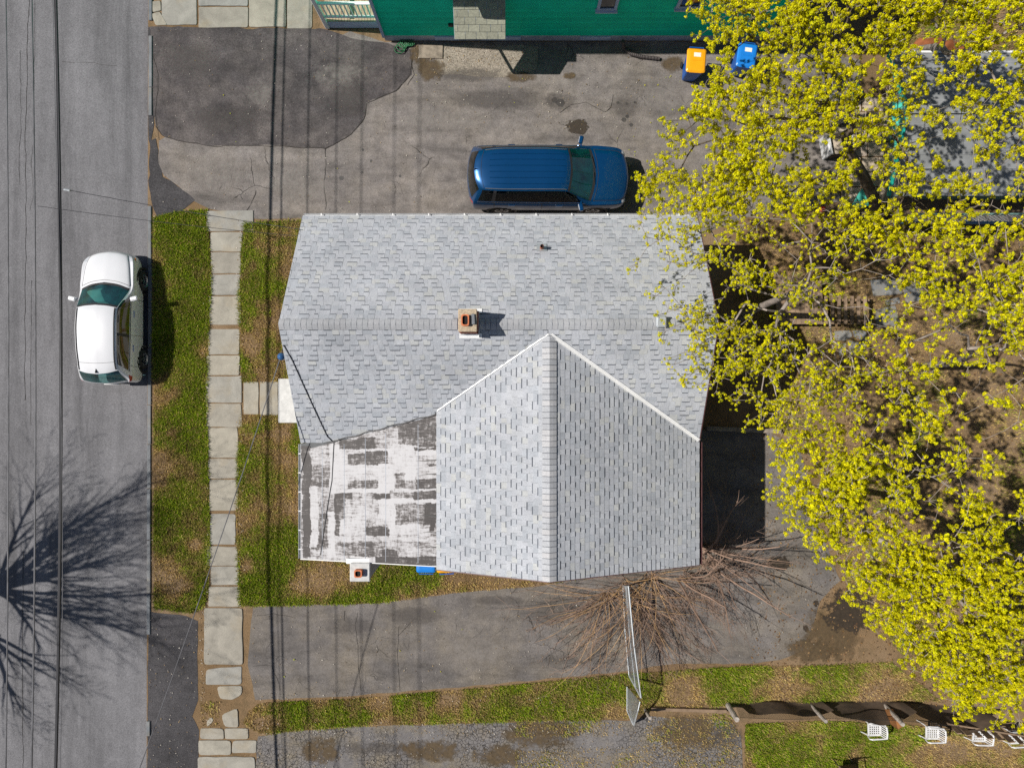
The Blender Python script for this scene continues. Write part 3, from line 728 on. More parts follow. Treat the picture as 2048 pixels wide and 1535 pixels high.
shingle(dS, (XL, SE[0], SE[1]), (1, 0, 0), (0, RY - SE[0], RZ - SE[1]), nS, [(XL, RY, RZ), (XL, SE[0], SE[1])] + [(x, max(SE[0], yF(x)), zS(max(SE[0], yF(x)))) for x in xs] + [(WXL, yVL, zS(yVL)), (WX - .04, yA + .01, WZ)] + [(WX - .04, RY, RZ)], 2)
shingle(dS, (XL, SE[0], SE[1]), (1, 0, 0), (0, RY - SE[0], RZ - SE[1]), nS, [(WX - .03, RY, RZ), (WX - .03, yA, WZ), (XR, yVR, zS(yVR)), (XR, RY, RZ)], 3)
shingle(dL, (WXL, yVL, zWl(WXL)), (0, -1, 0), (WX - WXL, 0, WZ - zWl(WXL)), nL, [(WXL, yVL, zWl(WXL)), (WXL, WY0, zWl(WXL)), (WX, WY0, WZ), (WX, yA, WZ)], 4)
shingle(dR, (XR, WY0, zWr(XR)), (0, 1, 0), (WX - XR, 0, WZ - zWr(XR)), nR, [(XR, yVR, zWr(XR)), (WX, yA, WZ), (WX, WY0, WZ), (XR, WY0, zWr(XR))], 5)
tabs.sort(key=lambda t: -t[0])
SM = {}
def tab_mesh(wi, tone, thick):
    k = (wi, tone, thick)
    if k not in SM:
        vs, fs = tab_geom(0, WID[wi] - .004, 0, WID[wi] - .004, EXP, .019 if thick else .011)
        SM[k] = mesh_from('shingle', vs, fs, [M['shingle']], None, [TON[tone]] * len(vs))
    return SM[k]
for i, (a_, dk, Mx, wi, tone, thick) in enumerate(tabs):
    if i < 290: link_mesh('shingle', tab_mesh(wi, tone, thick), dk, Mx)
    else:
        fd = field[dk]; vs, fs = tab_geom(0, WID[wi] - .004, 0, WID[wi] - .004, EXP, .019 if thick else .011)
        fd.col = tuple(TON[tone]); fd.add([Mx @ Vector(p) for p in vs], fs)
for dk, fd in field.items():
    o = fd.build('shingles', M['shingle'], dk, use_col=True); o['kind'] = 'stuff'

# ridge caps
def cap_mesh(w, L, drop1, drop2, col):
    pr = [(-w, -drop1), (-w * .5, -drop1 * .42 + .004), (0, .012), (w * .5, -drop2 * .42 + .004), (w, -drop2)]
    vs = [(0, y, z + .012) for y, z in pr] + [(L + .05, y, z) for y, z in pr] + [(0, y, z - .004) for y, z in pr] + [(L - .012, y * .97, z + .0125) for y, z in pr] + [(L + .004, y * .97, z + .0125) for y, z in pr]
    fs = [(i, i + 1, 6 + i, 5 + i) for i in range(4)] + [(10 + i, 11 + i, i + 1, i) for i in range(4)] + [(15 + i, 16 + i, 21 + i, 20 + i) for i in range(4)]
    return mesh_from('ridge_cap', vs, fs, [M['shingle']], None, [col] * 15 + [(.13, .14, .16)] * 10, False)
CAPS = [cap_mesh(.14, .145, .14 * sN - .004, .14 * sS - .004, c) for c in ((.40, .41, .43), (.385, .395, .41), (.41, .415, .43), (.39, .40, .415))]
x = XL + .01; k = 0
while x < XR - .12:
    if not (-1.42 < x + .07 < -.80):
        Mx = Matrix.Translation((x, RY, RZ + .026 )) @ Matrix.Rotation(0, 4, 'Z'); link_mesh('ridge_cap', random.choice(CAPS), dN, Mx)
    x += .142
CAPW = [cap_mesh(.185, .145, .185 * WS - .004, .185 * WS - .004, c) for c in ((.40, .41, .43), (.37, .38, .40), (.43, .43, .44))]
y = WY0 + .01
while y < yA - .05:
    Mx = Matrix.Translation((WX, y, WZ + .030)) @ Matrix.Rotation(math.pi / 2, 4, 'Z'); link_mesh('ridge_cap', random.choice(CAPW), dL, Mx)
    y += .150

# valley flashing: two metal wings each
def valley(p0, p1, nA, nB, w, parent, nameA):
    p0 = Vector(p0); p1 = Vector(p1); d = (p1 - p0).normalized(); m_ = MB()
    for n, s_ in ((Vector(nA), 1), (Vector(nB), -1)):
        side = d.cross(n).normalized() * s_
        q = [p0 + n * .026, p1 + n * .026, p1 + side * w + n * .034, p0 + side * w + n * .034]
        m_.add(q, [(0, 1, 2, 3) if s_ > 0 else (3, 2, 1, 0)])
        m_.add([q[3], q[2], q[2] - n * .03, q[3] - n * .03], [(0, 1, 2, 3)])
    mid = [p0 + Vector((0, 0, .04)), p1 + Vector((0, 0, .04))]
    m_.tube(mid, .014, 6)
    return m_.build(nameA, M['flash'], parent)
vl0 = (WXL + .02, yVL, zS(yVL)); va = (WX - .02, yA, WZ)
valley(vl0, va, nS, nL, .12, house, 'valley_flashing'); valley((WX + .03, yA, WZ), (XR - .02, yVR + .01, zWr(XR)), nR, nS, .06, house, 'valley_flashing')
# fascia, rakes, gutters
def trim(name, pts, w, h, mat):
    m_ = MB()
    for a, b in zip(pts[:-1], pts[1:]): m_.bar(a, b, w, h)
    return m_.build(name, mat, house)
trim('rake_board', [(XL + .014, NE[0], NE[1] - .13), (XL + .014, RY, RZ - .13), (XL + .014, SE[0], SE[1] - .13)], .025, .14, M['white'])
trim('rake_board', [(XR + .012, NE[0], NE[1] - .09), (XR + .012, RY, RZ - .09), (XR + .012, yVR, zWr(XR) - .09)], .025, .17, M['fascia'])
trim('rake_board', [(WXL, WY0 - .012, zWl(WXL) - .09), (WX, WY0 - .012, WZ - .09), (XR, WY0 - .012, zWr(XR) - .09)], .025, .17, M['fascia'])
def gutter(a, b, out, parent, nbr, mat='white'):
    a = Vector(a); b = Vector(b); o_ = Vector(out); m_ = MB()
    prof = [(0, 0), (.0, -.08), (.05, -.09), (.07, -.04), (.07, .0), (.062, .0), (.062, -.035), (.045, -.078), (.008, -.07), (.008, 0)]
    vs = [a + o_ * p[0] + Vector((0, 0, p[1])) for p in prof] + [b + o_ * p[0] + Vector((0, 0, p[1])) for p in prof]; n = len(prof)
    m_.add(vs, [(i, (i + 1) % n, n + (i + 1) % n, n + i) for i in range(n)])
    g = m_.build('gutter', M['guttergrey'] if mat == 'white' else M[mat], parent, fix=True)
    for k in range(nbr):
        p = a.lerp(b, (k + .5) / nbr); q = MB(); q.bar(p + Vector((0, 0, .006)), p + o_ * .074 + Vector((0, 0, .008)), .03, .006); q.build('bracket', M['white'], g)
gutter((XL + .02, NE[0] + .005, NE[1] - .02), (XR, NE[0] + .005, NE[1] - .02), (0, 1, 0), house, 11)
gutter((-5.985, -1.70, zF(-5.98) - .015), (-5.985, -4.95, zF(-5.98) - .015), (-1, 0, 0), house, 6)
gutter((XR + .026, yVR - .05, zWr(XR) - .03), (XR + .026, WY0, zWr(XR) - .03), (1, 0, 0), house, 0, 'fascia')

# flat roof with brushed white coating
def coat_mat():
    m, nt, b, out = new_mat('brushed_roof_coating'); t = NT(nt); p = t.pos()
    b.inputs['Roughness'].default_value = .6
    c = t.n('ShaderNodeAttribute', attribute_name='Col').outputs['Fac']
    st = t.noise(t.scaled(p, (1.6, 9, 1)), 1.8, 9, .82); st2 = t.noise(t.scaled(p, (9, 2, 1)), 1.5, 8, .8); bl = t.noise(p, 5.5, 9, .82); big = t.noise(p, .9, 4, .6)
    s_ = t.math('ADD', t.math('ADD', t.math('MULTIPLY', t.math('SUBTRACT', st, .5), 2.3), t.math('MULTIPLY', t.math('SUBTRACT', st2, .5), 1.3)), t.math('ADD', t.math('MULTIPLY', t.math('SUBTRACT', bl, .5), 1.3), t.math('MULTIPLY', t.math('SUBTRACT', big, .5), .9)))
    k = t.math('ADD', t.math('MULTIPLY', c, 1.0), t.math('MULTIPLY', s_, 1.15))
    cc = t.ramp(k, [(.10, (.030, .024, .023)), (.34, (.085, .075, .072)), (.47, (.22, .205, .205)), (.58, (.34, .33, .335)), (.90, (.455, .45, .46))])
    t.l(cc, b.inputs['Base Color']); t.bump(k, b, .2, .01)
    return m
coatm = coat_mat()
RECT = [(66, 395, 135, 1380, .08), (135, 400, 350, 1330, .62), (140, 560, 300, 760, .42), (150, 990, 320, 1310, .36), (135, 760, 200, 1290, .95), (290, 980, 345, 1350, .95),
        (300, 390, 470, 820, .95), (395, 330, 710, 450, .12), (710, 270, 910, 430, .6), (910, 100, 1240, 390, .28), (400, 430, 1240, 480, .9), (460, 470, 620, 560, .3), (620, 450, 820, 570, .18), (430, 570, 830, 640, .98), (460, 640, 735, 700, .8), (460, 700, 735, 775, .35),
        (735, 560, 870, 790, 1.0), (860, 390, 1060, 640, .85), (880, 640, 970, 775, .3), (970, 600, 1060, 700, .9), (1060, 690, 1240, 780, .1), (880, 780, 1240, 800, .9), (340, 775, 830, 815, 1.0), (350, 815, 500, 1190, .15), (700, 815, 840, 865, .05), (870, 810, 1140, 860, .35), (1040, 800, 1240, 870, .08), (440, 870, 740, 1050, .62), (740, 860, 880, 1050, 1.0), (880, 870, 1240, 905, .95), (880, 905, 1140, 1090, .42), (1140, 905, 1240, 1150, .08), (390, 1050, 620, 1190, .8), (620, 1110, 820, 1220, .22), (820, 1050, 880, 1230, 1.0), (880, 1090, 1190, 1180, .85), (345, 1190, 1240, 1240, .8), (350, 1240, 700, 1360, .40), (700, 1240, 1240, 1330, .6), (760, 1310, 900, 1370, .15), (700, 1370, 1240, 1450, .02), (480, 1370, 700, 1420, .95), (1040, 410, 1240, 436, .0), (1180, 560, 1240, 585, .02), (1090, 380, 1240, 405, .05)]
nx, ny = 150, 150; vs = []; cl = []; fs = []
for j in range(ny + 1):
    for i in range(nx + 1):
        x = -5.98 + (WXL + .10 + 5.98) * i / nx
        y1 = yF(x) - .0 if x > -5.7 else -1.75; y0 = -4.94 - .05 * (i / nx); y = y1 + (y0 - y1) * j / ny; z = zF(x) + .012
        kk = F / (H - z); px = 1024 + x * kk; py = 767.5 - y * kk
        cx = (px - 590) * 4.387 + 16 * fbm(x, y, 2.4, 3, 5); cy = (py - 800) * 4.387 + 14 * fbm(x, y, 2.4, 8, 5)
        v = .6
        for (a, b_, c_, d_, q) in RECT:
            if a <= cx <= c_ and b_ <= cy <= d_: v = q
        vs.append((x, y, z + .006 * fbm(x, y, 1.2, 2))); cl.append((v, v, v))
for j in range(ny):
    for i in range(nx): a = j * (nx + 1) + i; fs.append((a, a + nx + 1, a + nx + 2, a + 1))
flat_o = link_mesh('flat_roof', mesh_from('flat_roof', vs, fs, [coatm], None, cl), house)
mb = MB(); mb.slab3([(-5.98, -1.70, zF(-5.98)), (-5.98, -4.94, zF(-5.98)), (WXL + .1, -4.99, zF(WXL + .1)), (WXL + .1, -1.0, zF(WXL + .1))], (0, 0, 1), .14); mb.build('flat_roof_deck', M['deckfelt'], house, fix=True)
mb = MB(); mb.bar((-5.98, -4.955, zF(-5.98) - .07), (WXL, -5.005, zF(WXL) - .07), .02, .15); mb.build('fascia_board', M['white'], house)
for px_ in (640, 686, 730, 772, 838):     # membrane seams
    p0 = W(px_, 905 - max(0, px_ - 690) * .35, 3.9); m_ = MB(); xx = p0[0]; m_.bar((xx, yF(xx) - .12, zF(xx) + .016), (xx, -4.93, zF(xx) + .016), .012, .004); m_.build('membrane_seam', M['found'], flat_o)
for q in range(9):
    xa_ = WXL - .02; ya_ = -1.2 - q * .42 + random.uniform(-.1, .1); L_ = random.uniform(.25, .8); m_ = MB(); m_.tube([(xa_, ya_, zF(xa_) + .02), (xa_ - L_ * .5, ya_ + random.uniform(-.04, .04), zF(xa_ - L_ * .5) + .018), (xa_ - L_, ya_ + random.uniform(-.06, .06), zF(xa_ - L_) + .016)], [.018, .012, .003], 4); m_.build('wrinkle', M['blackplastic'], flat_o)
mb = MB()     # bitumen lap where the flat roof turns up the slope
pt = [(x, yF(x) + .03 + .02 * math.sin(x * 9), zS(yF(x) + .03) + .03) for x in np.linspace(-5.2, WXL, 24)]
mb.tube(pt, .018, 5); mb.build('bitumen_seam', M['blackplastic'], house)
# brick chimney on the ridge
ch_x0, ch_x1, ch_y0, ch_y1 = -1.30, -.87, 1.29, 1.82
chim = MB(); chim.m = 0
chim.box(((ch_x0 + ch_x1) / 2, (ch_y0 + ch_y1) / 2, 5.70), (ch_x1 - ch_x0 - .02, ch_y1 - ch_y0 - .02, 1.16)); ch = chim.build('chimney', M['mortar'], house)
brm = None
def brick_at(cx, cy, z, lx, ly):
    m_ = MB(); m_.box((cx, cy, z), (lx, ly, .058), bev=.006); m_.build('brick', M['brick'], ch)
for r in range(12):
    z = 5.33 + r * .072 + .03
    o2 = .11 if r % 2 else 0
    for yy in (ch_y0, ch_y1):
        xk = ch_x0 + .0
        for (a, b_) in ((0, .2), (.212, .43)) if r % 2 else ((0, .1), (.112, .31), (.322, .43)): brick_at(xk + (a + b_) / 2, yy, z, b_ - a, .05)
    for xx in (ch_x0 + .0, ch_x1 - .0):
        for (a, b_) in ((.03, .2), (.212, .41), (.422, .50)) if r % 2 else ((.03, .1), (.112, .31), (.322, .50)): brick_at(xx, ch_y0 + (a + b_) / 2, z, .05, b_ - a)
mb = MB(); mb.box(((ch_x0 + ch_x1) / 2, (ch_y0 + ch_y1) / 2, 6.27), (ch_x1 - ch_x0 + .03, ch_y1 - ch_y0 + .03, .05), bev=.02); mb.build('mortar_crown', M['mortar'], ch)
def flue(parent, cx, cy, z0, wx, wy, h, nm='flue'):
    m_ = MB(); t = .03
    def ring(hx, hy, z, r=.04):
        out = []
        for sx, sy, a0 in ((1, 1, 0), (-1, 1, 90), (-1, -1, 180), (1, -1, 270)):
            for a in (0, 45, 90): out.append((cx + sx * (hx - r) + r * math.cos(rad(a0 + a)), cy + sy * (hy - r) + r * math.sin(rad(a0 + a)), z))
        return out
    R = [ring(wx / 2, wy / 2, z0), ring(wx / 2, wy / 2, z0 + h), ring(wx / 2 - t, wy / 2 - t, z0 + h), ring(wx / 2 - t, wy / 2 - t, z0 - .02)]
    vs_ = sum(R, []); fs_ = []
    for k in range(3):
        for i in range(12): fs_.append((k * 12 + i, k * 12 + (i + 1) % 12, k * 12 + 12 + (i + 1) % 12, k * 12 + 12 + i))
    m_.add(vs_, fs_); f = m_.build(nm, M['terracotta'], parent)
    s_ = MB(); s_.add(R[3], [tuple(range(12))]); 
    s_.add([(p[0], p[1], z0 + h - .06) for p in ring(wx / 2 - t - .002, wy / 2 - t - .002, 0)], [tuple(range(12))]); s_.build('flue_plug', M['bore_black'], f)  # near-black sheets closing the flue at its foot and below its rim
    return f
flue(ch, -1.14, 1.55, 6.28, .19, .28, .13)
mb = MB(); mb.box((-.945, 1.58, 6.32), (.09, .26, .05), rz=.06, bev=.015); mb.build('loose_slate', M['kerb'], ch)
mb = MB()
for yy, sg, sl, n_ in ((ch_y0, -1, sS, nS), (ch_y1, 1, sN, nN)):
    zz = RZ - sl * abs(RY - yy); y2 = yy + sg * .12; z2 = RZ - sl * abs(RY - y2)
    mb.add([(ch_x0 - .05, yy, zz + .045), (ch_x1 + .10, yy, zz + .045), (ch_x1 + .10, y2, z2 + .035), (ch_x0 - .05, y2, z2 + .035)], [(0, 1, 2, 3) if sg < 0 else (3, 2, 1, 0)])
    mb.box(((ch_x0 + ch_x1) / 2, yy + sg * .032, zz + .12), (ch_x1 - ch_x0 + .06, .008, .2))
mb.box((ch_x1 + .033, RY, RZ - .0), (.008, .66, .3)); mb.build('chimney_flashing', M['flash'], ch)
# white chimney on the side wall
cx, cy = -4.22, -5.22
mb = MB(); mb.box((cx, cy, 1.95), (.50, .46, 3.9), bev=.02); ch2 = mb.build('side_chimney', M['whitebrick'], house)
mb = MB(); mb.box((cx, cy, 3.93), (.56, .52, .07), bev=.02); mb.build('crown', M['whitebrick'], ch2)
flue(ch2, cx - .02, cy + .0, 3.96, .21, .21, .16)
mb = MB(); mb.box((cx - .05, -4.93, zF(-4.2) + .03), (.70, .14, .03)); mb.build('step_flashing', M['flash'], ch2)
# vent pipes
def vent(x, y, zr, nrm, h):
    m_ = MB(); m_.tube([(x, y, zr - .05), (x, y, zr + h)], .05, 12, cap=False); m_.tube([(x, y, zr + h), (x, y, zr + h - .1)], .04, 12, cap=False); v = m_.build('vent_pipe', M['terradark'], house, smooth=True)
    q = MB(); n = Vector(nrm); u = Vector((1, 0, 0)); w = n.cross(u); c = Vector((x, y, zr)) + n * .03
    q.add([c + u * a * .14 + w * b * .14 for a, b in ((-1, -1), (1, -1), (1, 1), (-1, 1))], [(0, 1, 2, 3)]); q.build('vent_boot', M['galv'], v)
    q = MB(); q.lathe([(0, 0), (.044, 0)], (x, y, zr + h - .05), 'Z', 12); q.build('vent_dark', M['bore_black'], v)  # near-black disc closing the pipe below its rim
vx, vy, _ = W(1083, 497, 4.1); vent(vx, vy, RZ - sN * (vy - RY), nN, .28)
vx, vy, _ = W(1320, 640, 5.55); mb = MB(); mb.box((vx, vy - .05, RZ + .10), (.26, .30, .14), bev=.03); mb.build('roof_vent', M['galv'], house)
# service mast, cable over the roof
mb = MB(); mx, my = -6.05, .72; mb.tube([(mx, my, 1.2), (mx, my, 4.9)], .03, 8); mast = mb.build('service_mast', M['galv'], house)
mb = MB(); mb.lathe([(0, .12), (.07, .10), (.10, .04), (.10, -.04), (.05, -.09), (0, -.09)], (mx - .02, my, 4.95), 'Z', 14); mb.build('weatherhead', plain('weatherhead_blue', (.03, .10, .24), .4), mast, smooth=True)
mb = MB(); pt = [(mx, my + .1, 5.0)]
for px, py in ((568, 690), (585, 720), (612, 780), (635, 830), (655, 872)):
    # intersect the pixel ray with the south slope
    for it in range(1):
        d = Vector(((px - 1024) / F, (767.5 - py) / F, -1)); tt = (H - (RZ - sS * RY)) / (1 + sS * d.y) if True else 0
        p = Vector((0, 0, H)) + d * tt; pt.append((p.x, p.y, p.z + .03))
for px, py in ((668, 885), (664, 960), (655, 1010), (640, 1110)):
    z = zF(-5.1) + .02; q = W(px, py, z); pt.append((q[0], q[1], zF(q[0]) + .02))
mb.tube(pt, .014, 6); mb.build('roof_cable', M['cable'], house)
# front canopy, stoop and handrail
mb = MB(); cz = 2.32
a = W(557, 757, cz); b_ = W(555, 845, cz); mb.box(((a[0] - 5.70) / 2, (a[1] + b_[1]) / 2, cz), (abs(a[0] + 5.70), a[1] - b_[1], .06), bev=.01); cano = mb.build('door_canopy', plain('weathered_white_board', (.52, .52, .505), .6, var=.14, scale=7), house)
for yy in (a[1] - .08, b_[1] + .08):
    m_ = MB(); m_.bar((a[0] + .1, yy, cz - .03), (-5.69, yy, cz - .55), .05, .05); m_.build('canopy_strut', M['white'], cano)
mb = MB(); mb.box((-6.2, -.5, .12), (1.0, 1.3, .24), bev=.02); mb.box((-6.85, -.5, .06), (.3, 1.3, .12), bev=.02); mb.build('stoop', M['concrete'], house)
mb = MB()
for xx in (-5.75, -6.05, -6.6): mb.tube([(xx, -1.2, .0), (xx, -1.2, 1.1)], .022, 6)
mb.tube([(-5.75, -1.2, 1.1), (-6.6, -1.2, 1.05)], .022, 6); mb.tube([(-5.75, -1.2, .6), (-6.6, -1.2, .55)], .016, 6); mb.build('handrail', M['white'], house)

# ------------------------------------------------------------------ the green house
gh = empty('green_house', (2, 12, 0), label='green clapboard house with white porch across the driveway', cat='house')
GX0, GX1, GY, GZ = -4.22, 8.30, 11.42, 5.6
mb = MB(); mb.prism([(GX0 + .02, GY + .03), (GX1 - .02, GY + .03), (GX1 - .02, GY + 8), (GX0 + .02, GY + 8)], .3, GZ); mb.build('wall', M['green'], gh, fix=True)
mb = MB(); mb.prism([(GX0 + .0, GY + .012), (GX1 - .0, GY + .012), (GX1, GY + 8), (GX0, GY + 8)], 0, .36); mb.build('foundation', M['found'], gh, fix=True)
for k, (x0, x1, mt) in enumerate(((-2.55, -1.75, 'bluetrim'), (2.25, 3.25, 'bluetrim'), (-1.0, .3, 'bluetrim'))):
    mb = MB(); mb.box(((x0 + x1) / 2, GY - .01, .22), (x1 - x0, .05, .22), bev=.01); mb.build('basement_window', M[mt], gh)
gl = GX1 - GX0; cb = None
for k in range(46):
    z = .36 + k * .115
    if z > GZ - .1: break
    vsx = [(-gl / 2, 0, 0), (gl / 2, 0, 0), (gl / 2, -.026, 0), (-gl / 2, -.026, 0), (gl / 2, -.006, .116), (-gl / 2, -.006, .116)]
    if cb is None: cb = mesh_from('clapboard', vsx, [(0, 1, 2, 3), (3, 2, 4, 5)], [M['green']])
    o = link_mesh('clapboard', cb, gh); o.location = ((GX0 + GX1) / 2 - 2, GY + .03 - 12, z)
for x in (GX0, GX1):
    mb = MB(); mb.box((x, GY, (GZ + .3) / 2), (.09, .09, GZ - .3)); mb.build('corner_board', M['bluetrim'], gh)
for px0, px1, z0 in ((1194, 1232, 2.02), (1352, 1400, 2.12), (1450, 1485, 2.02), (1490, 1520, 2.02)):
    xa = W(px0, 0, z0)[0]; xb = W(px1, 0, z0)[0]; window(gh, ((xa + xb) / 2, GY - .01, z0 + .65), xb - xa - .06, 1.2, (0, -1), M['bluetrim'])
# porch roof + main roof (out of frame, throws the shade)
mb = MB(); rx0, rx1 = GX0 - .05, GX1 + .05
mb.slab3([(rx0, GY - .12, GZ), (rx1, GY - .12, GZ), (rx1, GY + 4, GZ + 2.6), (rx0, GY + 4, GZ + 2.6)], (0, -.54, .84), .12)
mb.slab3([(rx0, GY + 8.3, GZ), (rx0, GY + 4, GZ + 2.6), (rx1, GY + 4, GZ + 2.6), (rx1, GY + 8.3, GZ)], (0, .54, .84), .12)
mb.build('roof', M['shedroof'], gh, fix=True)
# side-door canopy with big tabs
cz0, cz1 = 2.15, 2.85; cy0 = GY - .98
xa, xb = W(909, 77, cz0)[0], W(1011, 77, cz0)[0]
mb = MB(); cn = Vector((0, -(cz1 - cz0), .98)).normalized()
mb.slab3([(xa, cy0, cz0), (xb, cy0, cz0), (xb, GY - .01, cz1), (xa, GY - .01, cz1)], cn, .09); can = mb.build('side_canopy', M['bluetrim'], gh, fix=True)
V_ = Vector((0, .98, cz1 - cz0)); Ls = V_.length; V_.normalize(); rows = 6
for r in range(rows):
    v0 = r * Ls / rows; u = xa - (.22 if r % 2 else 0)
    while u < xb:
        u0 = max(u, xa) + .006; u1 = min(u + .33, xb) - .006
        if u1 - u0 > .03:
            m_ = MB(); B = Vector((0, cy0, cz0)); e_ = Ls / rows
            q = [B + V_ * v0 + Vector((u0, 0, 0)), B + V_ * v0 + Vector((u1, 0, 0)), B + V_ * (v0 + e_ * 1.05) + Vector((u1, 0, 0)), B + V_ * (v0 + e_ * 1.05) + Vector((u0, 0, 0))]
            m_.add([q[0] + cn * .002, q[1] + cn * .002, q[0] + cn * .022, q[1] + cn * .022, q[2] + cn * .006, q[3] + cn * .006], [(0, 1, 3, 2), (2, 3, 4, 5), (0, 2, 5), (1, 4, 3)])
            m_.build('tab', M['canopytile'], can)
        u += .33
for xx in (xa + .06, xb - .06):
    mb = MB(); mb.bar((xx, cy0 + .06, cz0 - .09), (xx, GY, cz0 - .75), .06, .06); mb.build('canopy_bracket', M['bluetrim'], gh)
mb = MB(); mb.box(((xa + xb) / 2, GY - .02, 1.2), (.9, .06, 1.9), bev=.01); mb.build('side_door', M['white'], gh)
mb = MB(); mb.box((-1.45, GY - .25, 3.75), (.62, .45, .42), bev=.02); mb.build('unseen_air_conditioner', M['white'], gh)  # unseen unit above the view, added for its shadow on the door canopy
mb = MB(); p = W(902, 45, 1.0); mb.box((p[0] - .0, GY - .03, 1.1), (.16, .08, .12), bev=.02); mb.build('hose_tap', M['blackplastic'], gh)
# porch
PX = -6.16; PY = 11.84; mb = MB(); mb.box(((PX + GX0) / 2, PY + 2.0, .22), (GX0 - PX - .06, 4.0, .38)); porch = mb.build('porch', M['bluetrim'], gh)
x = PX + .06
while x < GX0 - .06:
    m_ = MB(); m_.box((x, PY + 2.0, .425), (.085, 3.98, .03)); m_.build('floor_board', M['deckwood'], porch); x += .095
for x, y in ((PX + .03, PY + .02), (PX + .03, PY + 3.9)):
    m_ = MB(); m_.box((x, y, 1.5), (.14, .14, 2.9), bev=.015); m_.build('post', M['white'], porch)
for y0, y1, x0, x1 in ((PY + .02, PY + .02, PX + .1, GX0 - .06),):
    m_ = MB(); m_.box(((x0 + x1) / 2, y0, 1.52), (x1 - x0, .10, .06), bev=.012); m_.build('top_rail', M['white'], porch)
    m_ = MB(); m_.box(((x0 + x1) / 2, y0, .72), (x1 - x0, .08, .06), bev=.012); m_.build('bottom_rail', M['white'], porch)
    x = x0 + .1
    while x < x1 - .05:
        m_ = MB(); m_.box((x, y0, 1.12), (.04, .04, .74)); m_.build('baluster', M['white'], porch); x += .14
m_ = MB(); m_.box((PX + .03, PY + 2, 1.52), (.10, 3.7, .06)); m_.build('top_rail', M['white'], porch)

# ------------------------------------------------------------------ cars
def pchip(xk, yk, x):
    xk = np.asarray(xk, float); yk = np.asarray(yk, float); h = np.diff(xk); d = np.diff(yk) / h; m = np.zeros(len(xk))
    for i in range(1, len(xk) - 1):
        if d[i - 1] * d[i] > 0:
            w1 = 2 * h[i] + h[i - 1]; w2 = h[i] + 2 * h[i - 1]; m[i] = (w1 + w2) / (w1 / d[i - 1] + w2 / d[i])
    m[0] = d[0]; m[-1] = d[-1]
    i = np.clip(np.searchsorted(xk, x) - 1, 0, len(h) - 1); t = (x - xk[i]) / h[i]
    return (2 * t**3 - 3 * t**2 + 1) * yk[i] + (t**3 - 2 * t**2 + t) * h[i] * m[i] + (-2 * t**3 + 3 * t**2) * yk[i + 1] + (t**3 - t**2) * h[i] * m[i + 1]

